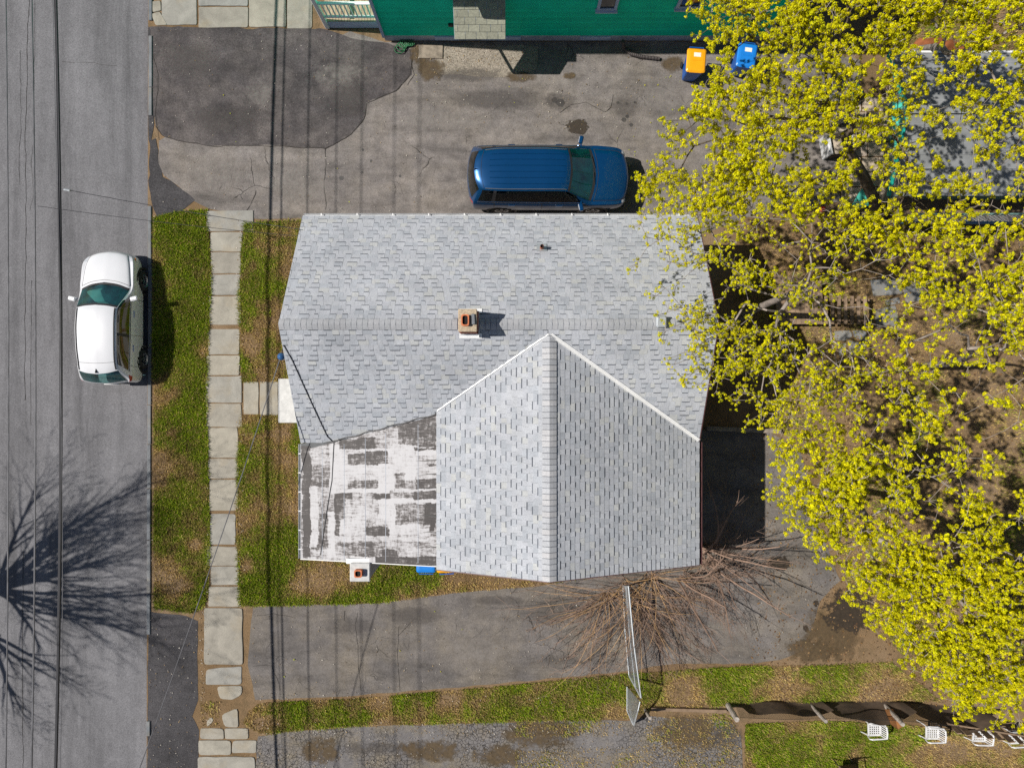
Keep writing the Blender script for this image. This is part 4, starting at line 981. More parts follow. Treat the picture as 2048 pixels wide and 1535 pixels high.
def car(name, label, loc, rz, ST, paint, wheel_x, wheel_r, track, gcls, seat, opts):
    """ST rows: xl, wl, zb, xu, yu, ze, zc, bow.  gcls: dict of station limits for the glazed areas"""
    root = empty(name, loc, rz, label, 'car', 'cars parked by the grey house')
    ST = np.array(ST, float); ns = len(ST); idx = np.arange(ns)
    SUB = 7; s = np.linspace(0, ns - 1, (ns - 1) * SUB + 1)
    C = [pchip(idx, ST[:, k], s) for k in range(ST.shape[1])]
    xl, wl, zb, xu, yu, ze, zc, bow = C
    rows = 9; RS = 4; rk = np.linspace(0, rows - 1, (rows - 1) * RS + 1)
    P = np.zeros((len(s), len(rk), 3))
    for i in range(len(s)):
        z0 = .22; zs = .33
        key = np.array([(xl[i], .80 * wl[i], z0), (xl[i], .95 * wl[i], zs), (xl[i], wl[i], zs + .52 * (zb[i] - zs)), (xl[i], .975 * wl[i], zs + .86 * (zb[i] - zs)), (xl[i] * .9 + xu[i] * .1, .94 * wl[i], zb[i] + .005),
                        (xu[i], yu[i] + .035, ze[i] - .045), (xu[i] + bow[i] * .1, yu[i] - .03, ze[i]), (xu[i] + bow[i] * .72, yu[i] * .52, ze[i] + .75 * (zc[i] - ze[i])), (xu[i] + bow[i], 0, zc[i])])
        for k in range(3): P[i, :, k] = pchip(np.arange(rows), key[:, k], rk)
    parts = {}
    def put(part, quad, mt):
        d = parts.setdefault(part, (MB(), mt))[0]; d.add(quad, [(0, 1, 2, 3)])
    for i in range(len(s) - 1):
        sm = (s[i] + s[i + 1]) / 2
        for j in range(len(rk) - 1):
            rm = (rk[j] + rk[j + 1]) / 2
            for sd in (1, -1):
                q = [Vector((P[a, b, 0], sd * P[a, b, 1], P[a, b, 2])) for a, b in ((i, j), (i + 1, j), (i + 1, j + 1), (i, j + 1))]
                if sd > 0: q = q[::-1]
                c = sum(q, Vector()) / 4
                if rm < 4 and abs(c.y) > .5 and any((c.x - wx)**2 + (c.z - wheel_r)**2 < (wheel_r + .065)**2 for wx in wheel_x): continue
                g = gcls; part, mt = 'body', paint
                if g['ws'][0] < sm < g['ws'][1] and rm > 5.6:
                    edge = sm < g['ws'][0] + .14 or sm > g['ws'][1] - .18
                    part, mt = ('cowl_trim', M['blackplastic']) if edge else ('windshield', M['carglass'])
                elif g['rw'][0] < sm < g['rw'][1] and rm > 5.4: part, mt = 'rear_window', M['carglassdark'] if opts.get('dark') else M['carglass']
                elif 4.25 < rm < 5.25 and g['sw'][0] < sm < g['sw'][1]:
                    pill = any(abs(sm - p_) < .07 for p_ in g['pillars'])
                    k = sum(1 for p_ in g['pillars'] if sm > p_) if not pill else int(np.argmin([abs(sm - p_) for p_ in g['pillars']]))
                    part, mt = ('pillar_%d_%d' % (k, sd), M['blackplastic']) if pill else ('side_window_%d_%d' % (k, sd), M['carglassdark'])
                elif g['hood'][0] < sm < g['hood'][1] and rm > 5.5: part, mt = 'hood', paint
                elif g['head'][0] < sm < g['head'][1] and 3.4 < rm < 5.0: part, mt = 'headlight_%d' % sd, M['headlamp']
                elif g['tail'][0] < sm < g['tail'][1] and g['tailr'][0] < rm < g['tailr'][1]: part, mt = 'taillight_%d' % sd, M['tail']
                elif rm < 1.25 and opts.get('clad', True): part, mt = 'sill_cladding', M['blackplastic']
                elif sm > g['roof'][0] and sm < g['roof'][1] and rm > 6: part, mt = 'roof', paint
                put(part, q, mt)
    for k, (m_, mt) in parts.items():
        nm = k
        for p_ in ('side_window', 'headlight', 'taillight', 'pillar'):
            if k.startswith(p_): nm = p_
        o = m_.build(nm, mt, root, local=True)
        bm = bmesh.new(); bm.from_mesh(o.data); bmesh.ops.remove_doubles(bm, verts=bm.verts, dist=1e-5); bm.to_mesh(o.data); bm.free()
        o.data.polygons.foreach_set('use_smooth', np.ones(len(o.data.polygons), bool))
    def surf(sv, rv, sd=1, lift=0.0):
        i = int(np.clip(np.searchsorted(s, sv), 1, len(s) - 1)); f = (sv - s[i - 1]) / (s[i] - s[i - 1]); j = int(np.clip(np.searchsorted(rk, rv), 1, len(rk) - 1)); g_ = (rv - rk[j - 1]) / (rk[j] - rk[j - 1])
        p = (P[i - 1, j - 1] * (1 - f) + P[i, j - 1] * f) * (1 - g_) + (P[i - 1, j] * (1 - f) + P[i, j] * f) * g_
        e1 = P[i, j] - P[i - 1, j]; e2 = P[i, j] - P[i, j - 1]; n = np.cross(e2, e1); n = n / (np.linalg.norm(n) + 1e-9)
        if n[2] < 0 and rv > 5: n = -n
        if n[1] < 0 and rv <= 5: n = -n
        p = p + n * lift
        return Vector((p[0], sd * p[1], p[2]))
    # underside and cabin
    mb = MB(); mb.box((0, 0, .30), (xl.max() - xl.min() - .5, 1.35, .2)); mb.build('floor_pan', M['interior'], root, local=True)
    hx = C[3][SUB * g_i(gcls, 'cowl')] if False else None
    cow = float(np.interp(gcls['ws'][1], s, xu)); top = float(np.interp(gcls['ws'][0], s, xu)); bz = float(np.interp(gcls['ws'][1], s, zb)); wv = float(wl.max())
    mb = MB(); mb.box((cow - .22, 0, bz - .16), (.5, wv * 1.6, .26), bev=.08); mb.build('dashboard', M['dash'], root, local=True, smooth=False)
    for sd in (1, -1):
        mb = MB(); mb.box((top - .35, sd * .38, .62), (.55, .52, .2), bev=.06); mb.box((top - .68, sd * .38, 1.0), (.17, .5, .62), bev=.06); mb.box((top - .74, sd * .38, 1.36), (.1, .28, .18), bev=.04); mb.build('front_seat', seat, root, local=True)
    mb = MB(); mb.box((top - 1.45, 0, .62), (.5, 1.3, .2), bev=.06); mb.box((top - 1.78, 0, 1.0), (.17, 1.3, .6), bev=.06); mb.build('rear_seat', seat, root, local=True)
    mb = MB(); mb.lathe([(.17, -.015), (.19, -.015), (.19, .015), (.17, .015), (.17, -.015)], (cow - .55, .38, bz - .06), 'X', 20); mb.build('steering_wheel', M['blackplastic'], root, local=True)
    # wheels
    for wx in wheel_x:
        for sd in (1, -1):
            yc = sd * track; w_ = .11; R_ = wheel_r
            mb = MB(); mb.lathe([(R_ * .62, -w_), (R_ * .9, -w_), (R_, -w_ * .7), (R_, w_ * .7), (R_ * .9, w_), (R_ * .62, w_)], (wx, yc, R_), 'Y', 28); ty = mb.build('wheel', M['rubber'], root, local=True, smooth=True)
            mb = MB(); y_o = yc + sd * w_ * .75
            mb.lathe([(R_ * .54, 0), (R_ * .64, sd * .03), (R_ * .64, -sd * .1), (R_ * .54, -sd * .1)], (wx, y_o, R_), 'Y', 28); mb.lathe([(0, sd * .012), (R_ * .16, sd * .01), (R_ * .16, -sd * .05)], (wx, y_o, R_), 'Y', 14)
            for k in range(5):
                th = 2 * math.pi * k / 5 + .3
                for dth in (-.16, .16):
                    a = Vector((wx + R_ * .12 * math.cos(th), y_o, R_ + R_ * .12 * math.sin(th))); b = Vector((wx + R_ * .58 * math.cos(th + dth), y_o, R_ + R_ * .58 * math.sin(th + dth))); mb.bar(a, b, .035, .03, up=(0, 1, 0))
            mb.build('rim', M['alloy'], ty, local=True)
            mb = MB(); mb.lathe([(0, 0), (R_ * .55, 0)], (wx, yc + sd * w_ * .1, R_), 'Y', 20); mb.build('brake_disc', M['blackmetal'], ty, local=True)
            # arch liner and lip
            mb = MB(); n = 22; yo = float(np.interp(wx, np.sort(xl), wl[np.argsort(xl)])) * .985
            vs_ = []; 
            for k in range(n + 1):
                th = rad(-22) + rad(224) * k / n
                for rr, yy in ((wheel_r + .055, yo - .005), (wheel_r + .062, yo + .012), (wheel_r + .125, yo + .008), (wheel_r + .125, yo - .05)):
                    vs_.append((wx + rr * math.cos(th), sd * yy, wheel_r + rr * math.sin(th)))
            mb.add(vs_, [(4 * k + a, 4 * k + a + 1, 4 * k + a + 5, 4 * k + a + 4) for k in range(n) for a in range(3)])
            mb.build('arch_trim', M['blackplastic'] if opts.get('clad', True) else paint, root, local=True, fix=True)
            mb = MB(); vs_ = []
            for k in range(n + 1):
                th = rad(-22) + rad(224) * k / n
                for yy in (yo - .01, .45): vs_.append((wx + (wheel_r + .075) * math.cos(th), sd * yy, wheel_r + (wheel_r + .075) * math.sin(th)))
            mb.add(vs_, [(2 * k, 2 * k + 1, 2 * k + 3, 2 * k + 2) for k in range(n)]); mb.build('arch_liner', M['interior'], root, local=True)
    # mirrors, handles, seams, wipers
    for sd in (1, -1):
        mp = surf(opts['mirror'], 4.3, sd); mb = MB(); c = mp + Vector((.0, sd * .17, .06))
        mb.bar(mp - Vector((0, sd * .02, 0)), c, .05, .05); mb.box(c, (.13, .24, .15), rz=-sd * .22, bev=.045); mi_ = mb.build('mirror', paint, root, local=True)
        mb = MB(); mb.box(c - Vector((.07, 0, 0)), (.012, .18, .10), rz=-sd * .22); mb.build('mirror_glass', M['headlamp'], mi_, local=True)
        for hs in opts['handles']:
            p_ = surf(hs, 3.35, sd, .02); mb = MB(); mb.box(p_, (.22, .03, .035), bev=.012); mb.build('door_handle', opts.get('handle_mat', paint), root, local=True)
        for ss in opts['seams']:
            mb = MB(); mb.tube([surf(ss, r_, sd, .002) for r_ in np.linspace(1.2, 4.1, 12)], .006, 4); mb.build('door_seam', M['interior'], root, local=True)
        mb = MB(); mb.tube([surf(t_, 4.18, sd, .004) for t_ in np.linspace(gcls['sw'][0], gcls['sw'][1], 24)], .011, 5); mb.build('window_trim', opts.get('trim', M['blackplastic']), root, local=True)
        if opts.get('rail'):
            mb = MB(); mb.tube([surf(t_, 6.1, sd, opts.get('railz', .03)) for t_ in np.linspace(gcls['roof'][0] + .15, gcls['roof'][1] - .1, 20)], .018, 6); mb.build('roof_rail', opts['rail'], root, local=True)
    mb = MB(); mb.tube([surf(gcls['hood'][0] + .02, r_, 1, .003) for r_ in np.linspace(5.5, 8, 12)] + [surf(gcls['hood'][0] + .02, r_, -1, .003) for r_ in np.linspace(8, 5.5, 12)], .007, 4)
    for sd in (1, -1): mb.tube([surf(t_, 5.5, sd, .002) for t_ in np.linspace(gcls['hood'][0], gcls['hood'][1], 16)], .006, 4)
    mb.build('hood_seam', M['interior'], root, local=True)
    for y_ in (.1, -.5):
        w1 = gcls['ws'][1]; a = surf(w1 - .05, 8 - abs(y_ + .12) * 2, -1 if y_ < 0 else 1, .02); b = surf(w1 - .14, 8 - abs(y_ + .55) * 2, 1 if y_ + .55 > 0 else -1, .02)
        mb = MB(); mb.tube([a, (a + b) / 2 + Vector((0, 0, .01)), b], .011, 5); mb.build('wiper', M['blackplastic'], root, local=True)
    rr = surf(gcls['roof'][0] + .35, 8, 1, .0); mb = MB()
    mb.add([rr + Vector(v) for v in ((-.09, -.03, 0), (-.09, .03, 0), (.09, .0, 0), (-.07, 0, .07), (-.02, 0, .05))], [(0, 1, 3), (0, 3, 4, 2), (1, 2, 4, 3)]); mb.build('antenna_fin', M['blackplastic'] if opts.get('dark') is None else paint, root, local=True)
    return root, surf
def g_i(g, k): return 0

# blue three-row SUV
STB = [(-2.52, .64, .92, -2.52, .56, .98, 1.00, -.06), (-2.42, .85, 1.06, -2.42, .70, 1.13, 1.16, -.12), (-2.36, .95, 1.11, -2.16, .60, 1.60, 1.67, -.16), (-2.1, .97, 1.11, -1.92, .63, 1.68, 1.75, -.08),
       (-1.3, .99, 1.10, -1.3, .665, 1.72, 1.79, 0), (-.2, 1.0, 1.08, -.2, .665, 1.72, 1.79, 0), (.85, 1.0, 1.06, .42, .655, 1.67, 1.75, .09), (1.0, 1.0, 1.055, .58, .66, 1.63, 1.70, .10), (1.52, .995, 1.05, 1.36, .82, 1.10, 1.18, .16), (1.75, .985, 1.03, 1.62, .80, 1.09, 1.16, .12), (2.20, .95, .97, 2.18, .78, 1.02, 1.08, .10), (2.46, .84, .84, 2.46, .66, .90, .95, .10), (2.54, .70, .62, 2.54, .56, .66, .69, .10)]
suv, sf = car('parked_car', 'dark blue sport utility vehicle on the driveway beside the grey house', (1.14, 6.64, .008), 0.0, STB, M['paint_blue'], (-1.48, 1.5), .37, .86,
    dict(ws=(7.0, 8.0), rw=(.95, 2.0), sw=(2.4, 7.5), pillars=(3.5, 5.0, 6.6), hood=(8.25, 11.0), head=(10.6, 11.4), tail=(.3, 1.5), tailr=(2.4, 3.9), roof=(2.0, 7.0)), M['interior'],
    dict(dark=True, mirror=7.35, handles=(4.15, 5.45), seams=(3.55, 5.0, 7.2), trim=M['chrome'], handle_mat=M['chrome'], clad=True))
for yk in np.linspace(-.48, .48, 6):
    mb = MB(); mb.tube([sf(t_, 8 - abs(yk) / .715 * 2.0, 1 if yk > 0 else -1, .003) for t_ in np.linspace(3.3, 6.0, 14)], .012, 6); mb.build('roof_rib', M['paint_blue'], suv, local=True)
for sd in (1, -1):
    mb = MB(); mb.tube([sf(t_, 6.05, sd, .012) for t_ in np.linspace(2.9, 6.8, 20)], .014, 6); mb.build('roof_rail', M['alloy'], suv, local=True)
mb = MB(); mb.tube([sf(2.75, r_, 1, .002) for r_ in np.linspace(6, 8, 8)] + [sf(2.75, r_, -1, .002) for r_ in np.linspace(8, 6, 8)], .006, 4); mb.build('tailgate_seam', M['interior'], suv, local=True)
mb = MB(); mb.box((-2.54, 0, .52), (.04, .5, .12), bev=.01); mb.build('number_plate', M['white'], suv, local=True)

# white crossover on the street
STW = [(-2.12, .70, .86, -2.12, .60, .93, .96, -.05), (-2.06, .82, 1.00, -2.03, .68, 1.08, 1.12, -.10), (-1.92, .87, 1.04, -1.74, .62, 1.42, 1.50, -.12), (-1.7, .885, 1.04, -1.44, .61, 1.52, 1.58, -.04),
       (-1.1, .90, 1.03, -1.0, .625, 1.58, 1.64, 0), (-.4, .905, 1.01, -.4, .635, 1.60, 1.66, 0), (.3, .905, .98, .05, .63, 1.56, 1.63, .06), (.5, .905, .97, .22, .635, 1.52, 1.58, .08), (1.0, .90, .96, .88, .76, 1.02, 1.09, .20), (1.2, .89, .94, 1.14, .74, .995, 1.06, .18), (1.68, .86, .89, 1.66, .68, .93, .99, .10), (1.94, .75, .76, 1.97, .58, .82, .87, .09), (2.05, .58, .56, 2.08, .47, .60, .63, .08)]
wcar, sf = car('parked_car', 'white compact crossover parked at the kerb under the street wires', (-13.02, 2.17, -.10), math.pi / 2, STW, M['paint_white'], (-1.36, 1.22), .335, .79,
    dict(ws=(7.0, 8.0), rw=(.9, 1.95), sw=(2.5, 7.4), pillars=(4.6, 6.6), hood=(8.25, 11.0), head=(10.3, 11.5), tail=(.4, 2.0), tailr=(3.2, 4.3), roof=(2.0, 7.0)), M['seat_light'],
    dict(mirror=7.3, handles=(4.1, 5.6), seams=(3.2, 4.7, 7.1), rail=M['blackplastic'], railz=.012))
mb = MB(); mb.tube([sf(2.9, r_, 1, .002) for r_ in np.linspace(6, 8, 8)] + [sf(2.9, r_, -1, .002) for r_ in np.linspace(8, 6, 8)], .006, 4); mb.build('tailgate_seam', M['interior'], wcar, local=True)
for sd in (-1,):
    mb = MB(); mb.box(sf(10.6, 2.7, sd, .005), (.09, .03, .05), bev=.01); mb.build('indicator', M['amber'], wcar, local=True)
mb = MB(); mb.box((-2.17, 0, .62), (.04, .5, .12), bev=.01); mb.build('number_plate', M['white'], wcar, local=True)

# ------------------------------------------------------------------ wheelie bins
def wheelie(loc, rz, lidmat, label, sticker=True, tilt=0.0):
    r = empty('wheelie_bin', loc, rz, label, 'bin', 'wheelie bins'); r.rotation_euler = (0, 0, rz)
    m_ = MB(); lv = [(.20, .22, .06), (.245, .30, .55), (.27, .335, .98), (.29, .355, .99), (.29, .355, 1.03)]; vs = []; n = 12
    def rr(hx, hy, z, r_=.05):
        o_ = []
        for sx, sy, a0 in ((1, 1, 0), (-1, 1, 90), (-1, -1, 180), (1, -1, 270)):
            for a in (0, 45, 90): o_.append((sx * (hx - r_) + r_ * math.cos(rad(a0 + a)), sy * (hy - r_) + r_ * math.sin(rad(a0 + a)), z))
        return o_
    for hx, hy, z in lv: vs += rr(hx, hy, z)
    m_.add(vs, [(k * n + i, k * n + (i + 1) % n, k * n + n + (i + 1) % n, k * n + n + i) for k in range(4) for i in range(n)] + [tuple(range(n - 1, -1, -1))]); m_.build('body', M['binblue'], r, local=True)
    m_ = MB(); L = [(.305, .375, 1.035), (.305, .375, 1.065), (.27, .33, 1.095), (.20, .26, 1.105)]; vs = []
    for hx, hy, z in L: vs += rr(hx, hy, z, .06)
    m_.add(vs, [(k * n + i, k * n + (i + 1) % n, k * n + n + (i + 1) % n, k * n + n + i) for k in range(3) for i in range(n)] + [tuple(range(3 * n, 4 * n))]); lid = m_.build('lid', lidmat, r, local=True, smooth=False)
    m_ = MB(); m_.box((0, 0, 1.108), (.30, .035, .012), bev=.004); m_.box((0, -.36, 1.05), (.4, .05, .03), bev=.01); m_.build('lid_rib', lidmat, lid, local=True)
    if sticker: m_ = MB(); m_.box((.02, .17, 1.1075), (.22, .13, .008)); m_.build('sticker', M['sticker'], lid, local=True)
    m_ = MB(); m_.tube([(-.22, .37, 1.0), (-.22, .43, 1.03), (.22, .43, 1.03), (.22, .37, 1.0)], .016, 6); m_.build('handle', M['binblue'], r, local=True)
    for sx in (-1, 1):
        m_ = MB(); m_.lathe([(0, -.025), (.09, -.025), (.1, -.01), (.1, .01), (.09, .025), (0, .025)], (sx * .26, .27, .1), 'X', 16); m_.build('wheel', M['rubber'], r, local=True)
    return r
p = W(1392, 122, 1.05); wheelie((p[0], p[1], .008), rad(-4), M['binyellow'], 'yellow-lidded blue wheelie bin by the green house wall')
p = W(1493, 112, 1.05); wheelie((p[0], p[1], .008), rad(-8), M['binlidblue'], 'all-blue wheelie bin half under the yellow maple by the green house')
p = W(852, 1128, 1.05); wheelie((p[0], p[1] + .12, 0), rad(180), M['binlidblue'], 'blue-lidded wheelie bin tucked under the flat roof edge', False)
p = W(892, 1128, 1.05); wheelie((p[0], p[1] + .12, 0), rad(183), M['binyellow'], 'yellow-lidded wheelie bin peeking from under the grey shingle roof', False)

# ------------------------------------------------------------------ odds and ends by the green house
c = W(808, 98); mb = MB(); pts = []
for k in range(150):
    t = k / 150; th = t * 2 * math.pi * 7
    ox = -.12 + .42 * t; pts.append((c[0] + ox - .05 + (.17 - .05 * t) * math.cos(th), c[1] - .10 + .28 * min(1, t * 2.2) + (.15 - .03 * t) * math.sin(th), .05 + .05 * abs(math.sin(th * .5 + k))))
mb.tube(pts, .016, 5); tag(mb.build('garden_hose', M['hose'], loc=(c[0], c[1], 0), smooth=True), 'coiled green garden hose at the corner of the green house', 'hose')
c = W(862, 105); mb = MB(); mb.box((c[0], c[1], .035), (.80, .44, .05), rz=-.02, bev=.01); tag(mb.build('concrete_pad', M['concrete'], loc=(c[0], c[1], 0)), 'weathered square pad lying beside the garden hose', 'slab')
mb = MB(); pp = [W(x, y, z) for x, y, z in ((1246, 82, .5), (1248, 96, .12), (1262, 108, .08), (1285, 114, .08), (1322, 118, .08))]
sp = []; 
for a, b in zip(pp[:-1], pp[1:]):
    for k in range(12): sp.append(tuple(a[i] + (b[i] - a[i]) * k / 12 for i in range(3)))
mb.tube(sp, [.055 + .008 * (k % 2) for k in range(len(sp))], 10); tag(mb.build('drain_pipe', M['pipe'], loc=(pp[2][0], pp[2][1], 0)), 'brown corrugated drain pipe lying along the green house base', 'pipe')

# ------------------------------------------------------------------ shed with railed deck, top right
shed = empty('shed', (14, 7.5, 0), label='grey-roofed outbuilding with teal trim behind the yellow maple', cat='shed')
sx0, sx1 = 11.15, 22.0; sy0, sy1 = 5.55, 9.75; srz, sez = 3.7, 2.7; sry = 7.7
mb = MB(); mb.prism([(sx0 + 1.4, sy0 + .25), (sx1, sy0 + .25), (sx1, sy1 - .25), (sx0 + 1.4, sy1 - .25)], 0, sez - .05); mb.slab3([(sx0 + 1.4, sy0 + .25, sez - .05), (sx0 + 1.4, sry, srz - .12), (sx0 + 1.4, sy1 - .25, sez - .05)][::-1], (-1, 0, 0), .1); mb.build('wall', M['shedwall'], shed, fix=True)
for (ya, za, yb, zb_) in ((sy1, sez, sry, srz), (sy0, sez, sry, srz)):
    m_ = MB(); n = Vector((0, (srz - sez) * (1 if ya > yb else -1), abs(ya - yb))).normalized(); poly = [(sx0, ya, za), (sx1, ya, za), (sx1, yb, zb_), (sx0, yb, zb_)]
    m_.slab3(poly if ya < yb else poly[::-1], n, .08); rs_ = m_.build('roof_slope', M['shedroof'], shed, fix=True)
    for k in range(1, 6):
        f = k / 6; m_ = MB(); y_ = ya + (yb - ya) * f; z_ = za + (zb_ - za) * f; m_.bar((sx0 + .02, y_, z_ + .006), (sx1, y_, z_ + .006), .03, .014); m_.build('roofing_lap', M['shedroof'], rs_)
    m_ = MB(); m_.bar((sx0 - .02, ya, za - .03), (sx0 - .02, yb, zb_ - .03), .05, .16); m_.build('rake_trim', M['teal'], shed)
mb = MB(); mb.bar((sx0, sy1 + .03, sez), (sx1, sy1 + .03, sez), .06, .1); mb.build('eave_trim', M['white'], shed)
mb = MB(); mb.bar((sx0, sry, srz + .02), (sx1, sry, srz + .02), .22, .03); mb.build('ridge_cap', M['shedroof'], shed)
deck_o = empty('railed_deck', (14.5, 5.4, 0), label='dark deck with blue rail and white balusters below the outbuilding roof', cat='deck')
dz = 1.35; dy = W(0, 444, dz)[1]; dx0 = W(1792, 0, dz)[0]
mb = MB(); mb.box(((dx0 + 20) / 2, (dy + 5.9) / 2, dz - .08), (20 - dx0, 5.9 - dy, .1)); mb.build('deck_floor', M['wood'], deck_o)
mb = MB(); mb.box(((dx0 + 20) / 2, dy, dz - .06), (20 - dx0, .07, .2)); mb.build('fascia', M['bluerail'], deck_o)
mb = MB(); mb.box(((dx0 + 20) / 2, dy + .01, dz + 1.02), (20 - dx0, .05, .04)); mb.build('top_rail', M['shedwall'], deck_o)
x = dx0 + .05
while x < 17.2:
    mb = MB(); mb.box((x, dy + .01, dz + .52), (.035, .035, .95)); mb.build('baluster', M['white'], deck_o); x += .135
for x in (dx0 + .05, 14, 17): 
    mb = MB(); mb.box((x, dy + .08, dz / 2 - .05), (.1, .1, dz - .1)); mb.build('post', M['wood'], deck_o)

# sandstone patio, tarp, armchair
patio = empty('patio', (11.4, 7.6, 0), kind='structure')
for j in range(7):
    for i in range(5):
        x0 = 1690 + i * 34 + (12 if j % 2 else 0); y0 = 195 + j * 30
        stone(rect(x0, y0, x0 + 32, y0 + 28, 1), patio, M['patio'], top=.03, rnd=.03)
def cloth(name, corners, mat, label, cat, z0=.05, amp=.12, seed=1.0, n=16):
    c_ = [Vector(p) for p in corners]; vs = []; fs = []
    for j in range(n + 1):
        for i in range(n + 1):
            u = i / n; v = j / n; p = (c_[0] * (1 - u) + c_[1] * u) * (1 - v) + (c_[3] * (1 - u) + c_[2] * u) * v
            p = p + Vector((0, 0, abs(fbm(p.x, p.y, 1.6, seed)) * amp)) + mnoise.noise_vector(p * 2) * .06; vs.append(p)
    for j in range(n):
        for i in range(n): a = j * (n + 1) + i; fs.append((a, a + 1, a + n + 2, a + n + 1))
    b = len(vs); m_ = MB(); m_.add(vs, fs); m_.add([v - Vector((0, 0, .012)) for v in vs], [f[::-1] for f in fs])
    cc = sum(c_, Vector()) / 4
    return tag(m_.build(name, mat, loc=(cc.x, cc.y, 0), smooth=True), label, cat)
cloth('tarp', [W(1690, 424, .3), W(1738, 412, .3), W(1748, 368, .7), W(1726, 376, .7)], M['tealtarp'], 'crumpled turquoise tarp at the foot of the leaning maple trunk', 'tarp', seed=3)
cloth('tarp', [W(1790, 300, .5), W(1802, 300, .5), W(1806, 205, .8), W(1784, 205, .8)], M['tealtarp'], 'narrow turquoise tarp strip against the outbuilding gable', 'tarp', seed=4)
cloth('tarp', [W(1815, 100, .4), W(1935, 100, .4), W(1900, 80, .8), W(1840, 78, .8)], M['orange'], 'faded orange tarp behind the outbuilding', 'tarp', seed=5)
cloth('tarp', [W(1702, 205, .4), W(1726, 186, .4), W(1716, 168, .5), W(1700, 190, .5)], plain('dark_green_sheet', (.01, .20, .12), .5), 'small dark green sheet at the patio edge', 'tarp', seed=6)
def armchair(loc, rz, label):
    r = empty('garden_armchair', loc, rz, label, 'armchair')
    m_ = MB(); m_.box((0, 0, .36), (.62, .62, .14), bev=.05); m_.build('seat_cushion', M['cushion'], r, local=True)
    m_ = MB(); m_.box((0, .30, .62), (.62, .14, .5), bev=.05); m_.build('back_cushion', M['cushion'], r, local=True)
    for s_ in (-1, 1): m_ = MB(); m_.box((s_ * .37, 0, .32), (.12, .7, .62), bev=.03); m_.build('arm', M['resin'], r, local=True)
    m_ = MB(); m_.box((0, 0, .16), (.62, .66, .24), bev=.02); m_.build('frame', M['brownsling'], r, local=True)
p = W(1676, 288, .4); armchair((p[0], p[1], .01), rad(10), 'white-armed garden armchair with beige cushion under the maple')
p = W(1680, 215, .4); armchair((p[0], p[1], .01), rad(100), 'second beige garden armchair nearer the green house')
c = W(1643, 420); mb = MB(); mb.lathe([(0, 0), (.07, .02), (.1, .08), (.07, .15), (0, .17)], (c[0], c[1], .01), 'Z', 12); tag(mb.build('ball', M['red'], loc=(c[0], c[1], 0), smooth=True), 'small red ball in the dirt under the maple', 'ball')

# wooden deck with a slatted section
wd = empty('wooden_deck', (9.6, 2.6, 0), label='weathered wooden deck of tight and open boards behind the house', cat='deck')
dz = .55; xk = 1552
for k in range(10):
    a = W(xk + k * 9.5, 548 + k * 1.5, dz); b = W(xk + k * 9.5 + 14, 648, dz); mb = MB(); mb.bar((a[0], a[1], dz), (a[0] + .12, b[1], dz), .145, .035); mb.build('board', M['wood'], wd)
for k in range(7):
    a = W(1652 + k * 13, 592, dz + .06); b = W(1652 + k * 13, 648, dz + .06); mb = MB(); mb.bar((a[0], a[1], dz + .06), (b[0], b[1], dz + .06), .105, .035); mb.build('slat', M['wood'], wd)
for py in (600, 640):
    a = W(1552, py, dz - .06); b = W(1738, py, dz - .06); mb = MB(); mb.bar(a, b, .06, .09); mb.build('joist', M['wood'], wd)
for px, py in ((1560, 560), (1560, 640), (1645, 640), (1735, 640), (1735, 600)):
    a = W(px, py, dz); mb = MB(); mb.box((a[0], a[1], dz / 2 - .05), (.09, .09, dz - .1)); mb.build('post', M['wood'], wd)
fl = empty('flagstone_patio', (10.8, 2.4, 0), kind='structure')
for pl in ([(1668, 662), (1700, 660), (1705, 672), (1690, 682), (1668, 680)], [(1704, 660), (1732, 662), (1734, 684), (1708, 674)], [(1676, 690), (1692, 684), (1690, 708), (1678, 712)], [(1696, 680), (1732, 688), (1728, 704), (1700, 708)], [(1740, 560), (1790, 556), (1806, 588), (1746, 592)], [(1748, 620), (1790, 610), (1800, 650), (1752, 656)], [(1805, 575), (1840, 560), (1850, 600), (1812, 606)], [(1770, 600), (1798, 594), (1800, 606), (1772, 612)]):
    stone(pl, fl, M['flag'], rnd=.06)
mb = MB(); a = W(1412, 856, .12); b = W(1560, 862, .12); mb.bar(a, b, .14, .24); tag(mb.build('retaining_kerb', M['concrete'], loc=(a[0], a[1], 0)), 'low concrete step across the shaded yard behind the house', 'step')

# ------------------------------------------------------------------ fences, lower right
def wire_net(m_, base, top, sp=.07, r=.0028):
    """diamond mesh between two polylines"""
    B = [Vector(p) for p in base]; T = [Vector(p) for p in top]
    def at(L, t):
        ls = [(L[i + 1] - L[i]).length for i in range(len(L) - 1)]; tot = sum(ls); d = t * tot
        for i, l in enumerate(ls):
            if d <= l or i == len(ls) - 1: return L[i].lerp(L[i + 1], min(1, d / l))
            d -= l
    Lb = sum((B[i + 1] - B[i]).length for i in range(len(B) - 1)); h = (T[0] - B[0]).length
    f = h / Lb; n = int(Lb / sp)
    P_ = lambda u, v: at(B, min(max(u, 0), 1)).lerp(at(T, min(max(u, 0), 1)), v)
    for k in range(-int(h / sp), n + 1):
        for sg in (1, -1):
            u0 = k / n; u1 = u0 + f; v0, v1 = 0.0, 1.0
            if u0 < 0: v0 = -u0 / f; u0 = 0
            if u1 > 1: v1 = v0 + (1 - u0) / f; u1 = 1; v1 = min(v1, 1)
            if v1 - v0 < .02: continue
            a, b = (P_(u0, v0), P_(u1, v1)) if sg > 0 else (P_(u0, 1 - v0), P_(u1, 1 - v1))
            m_.tube([a, (a + b) / 2, b], r, 3, cap=False)
gate = empty('chain_link_gate', W(1258, 1350), label='leaning galvanised chain-link gate across the lower driveway', cat='gate')
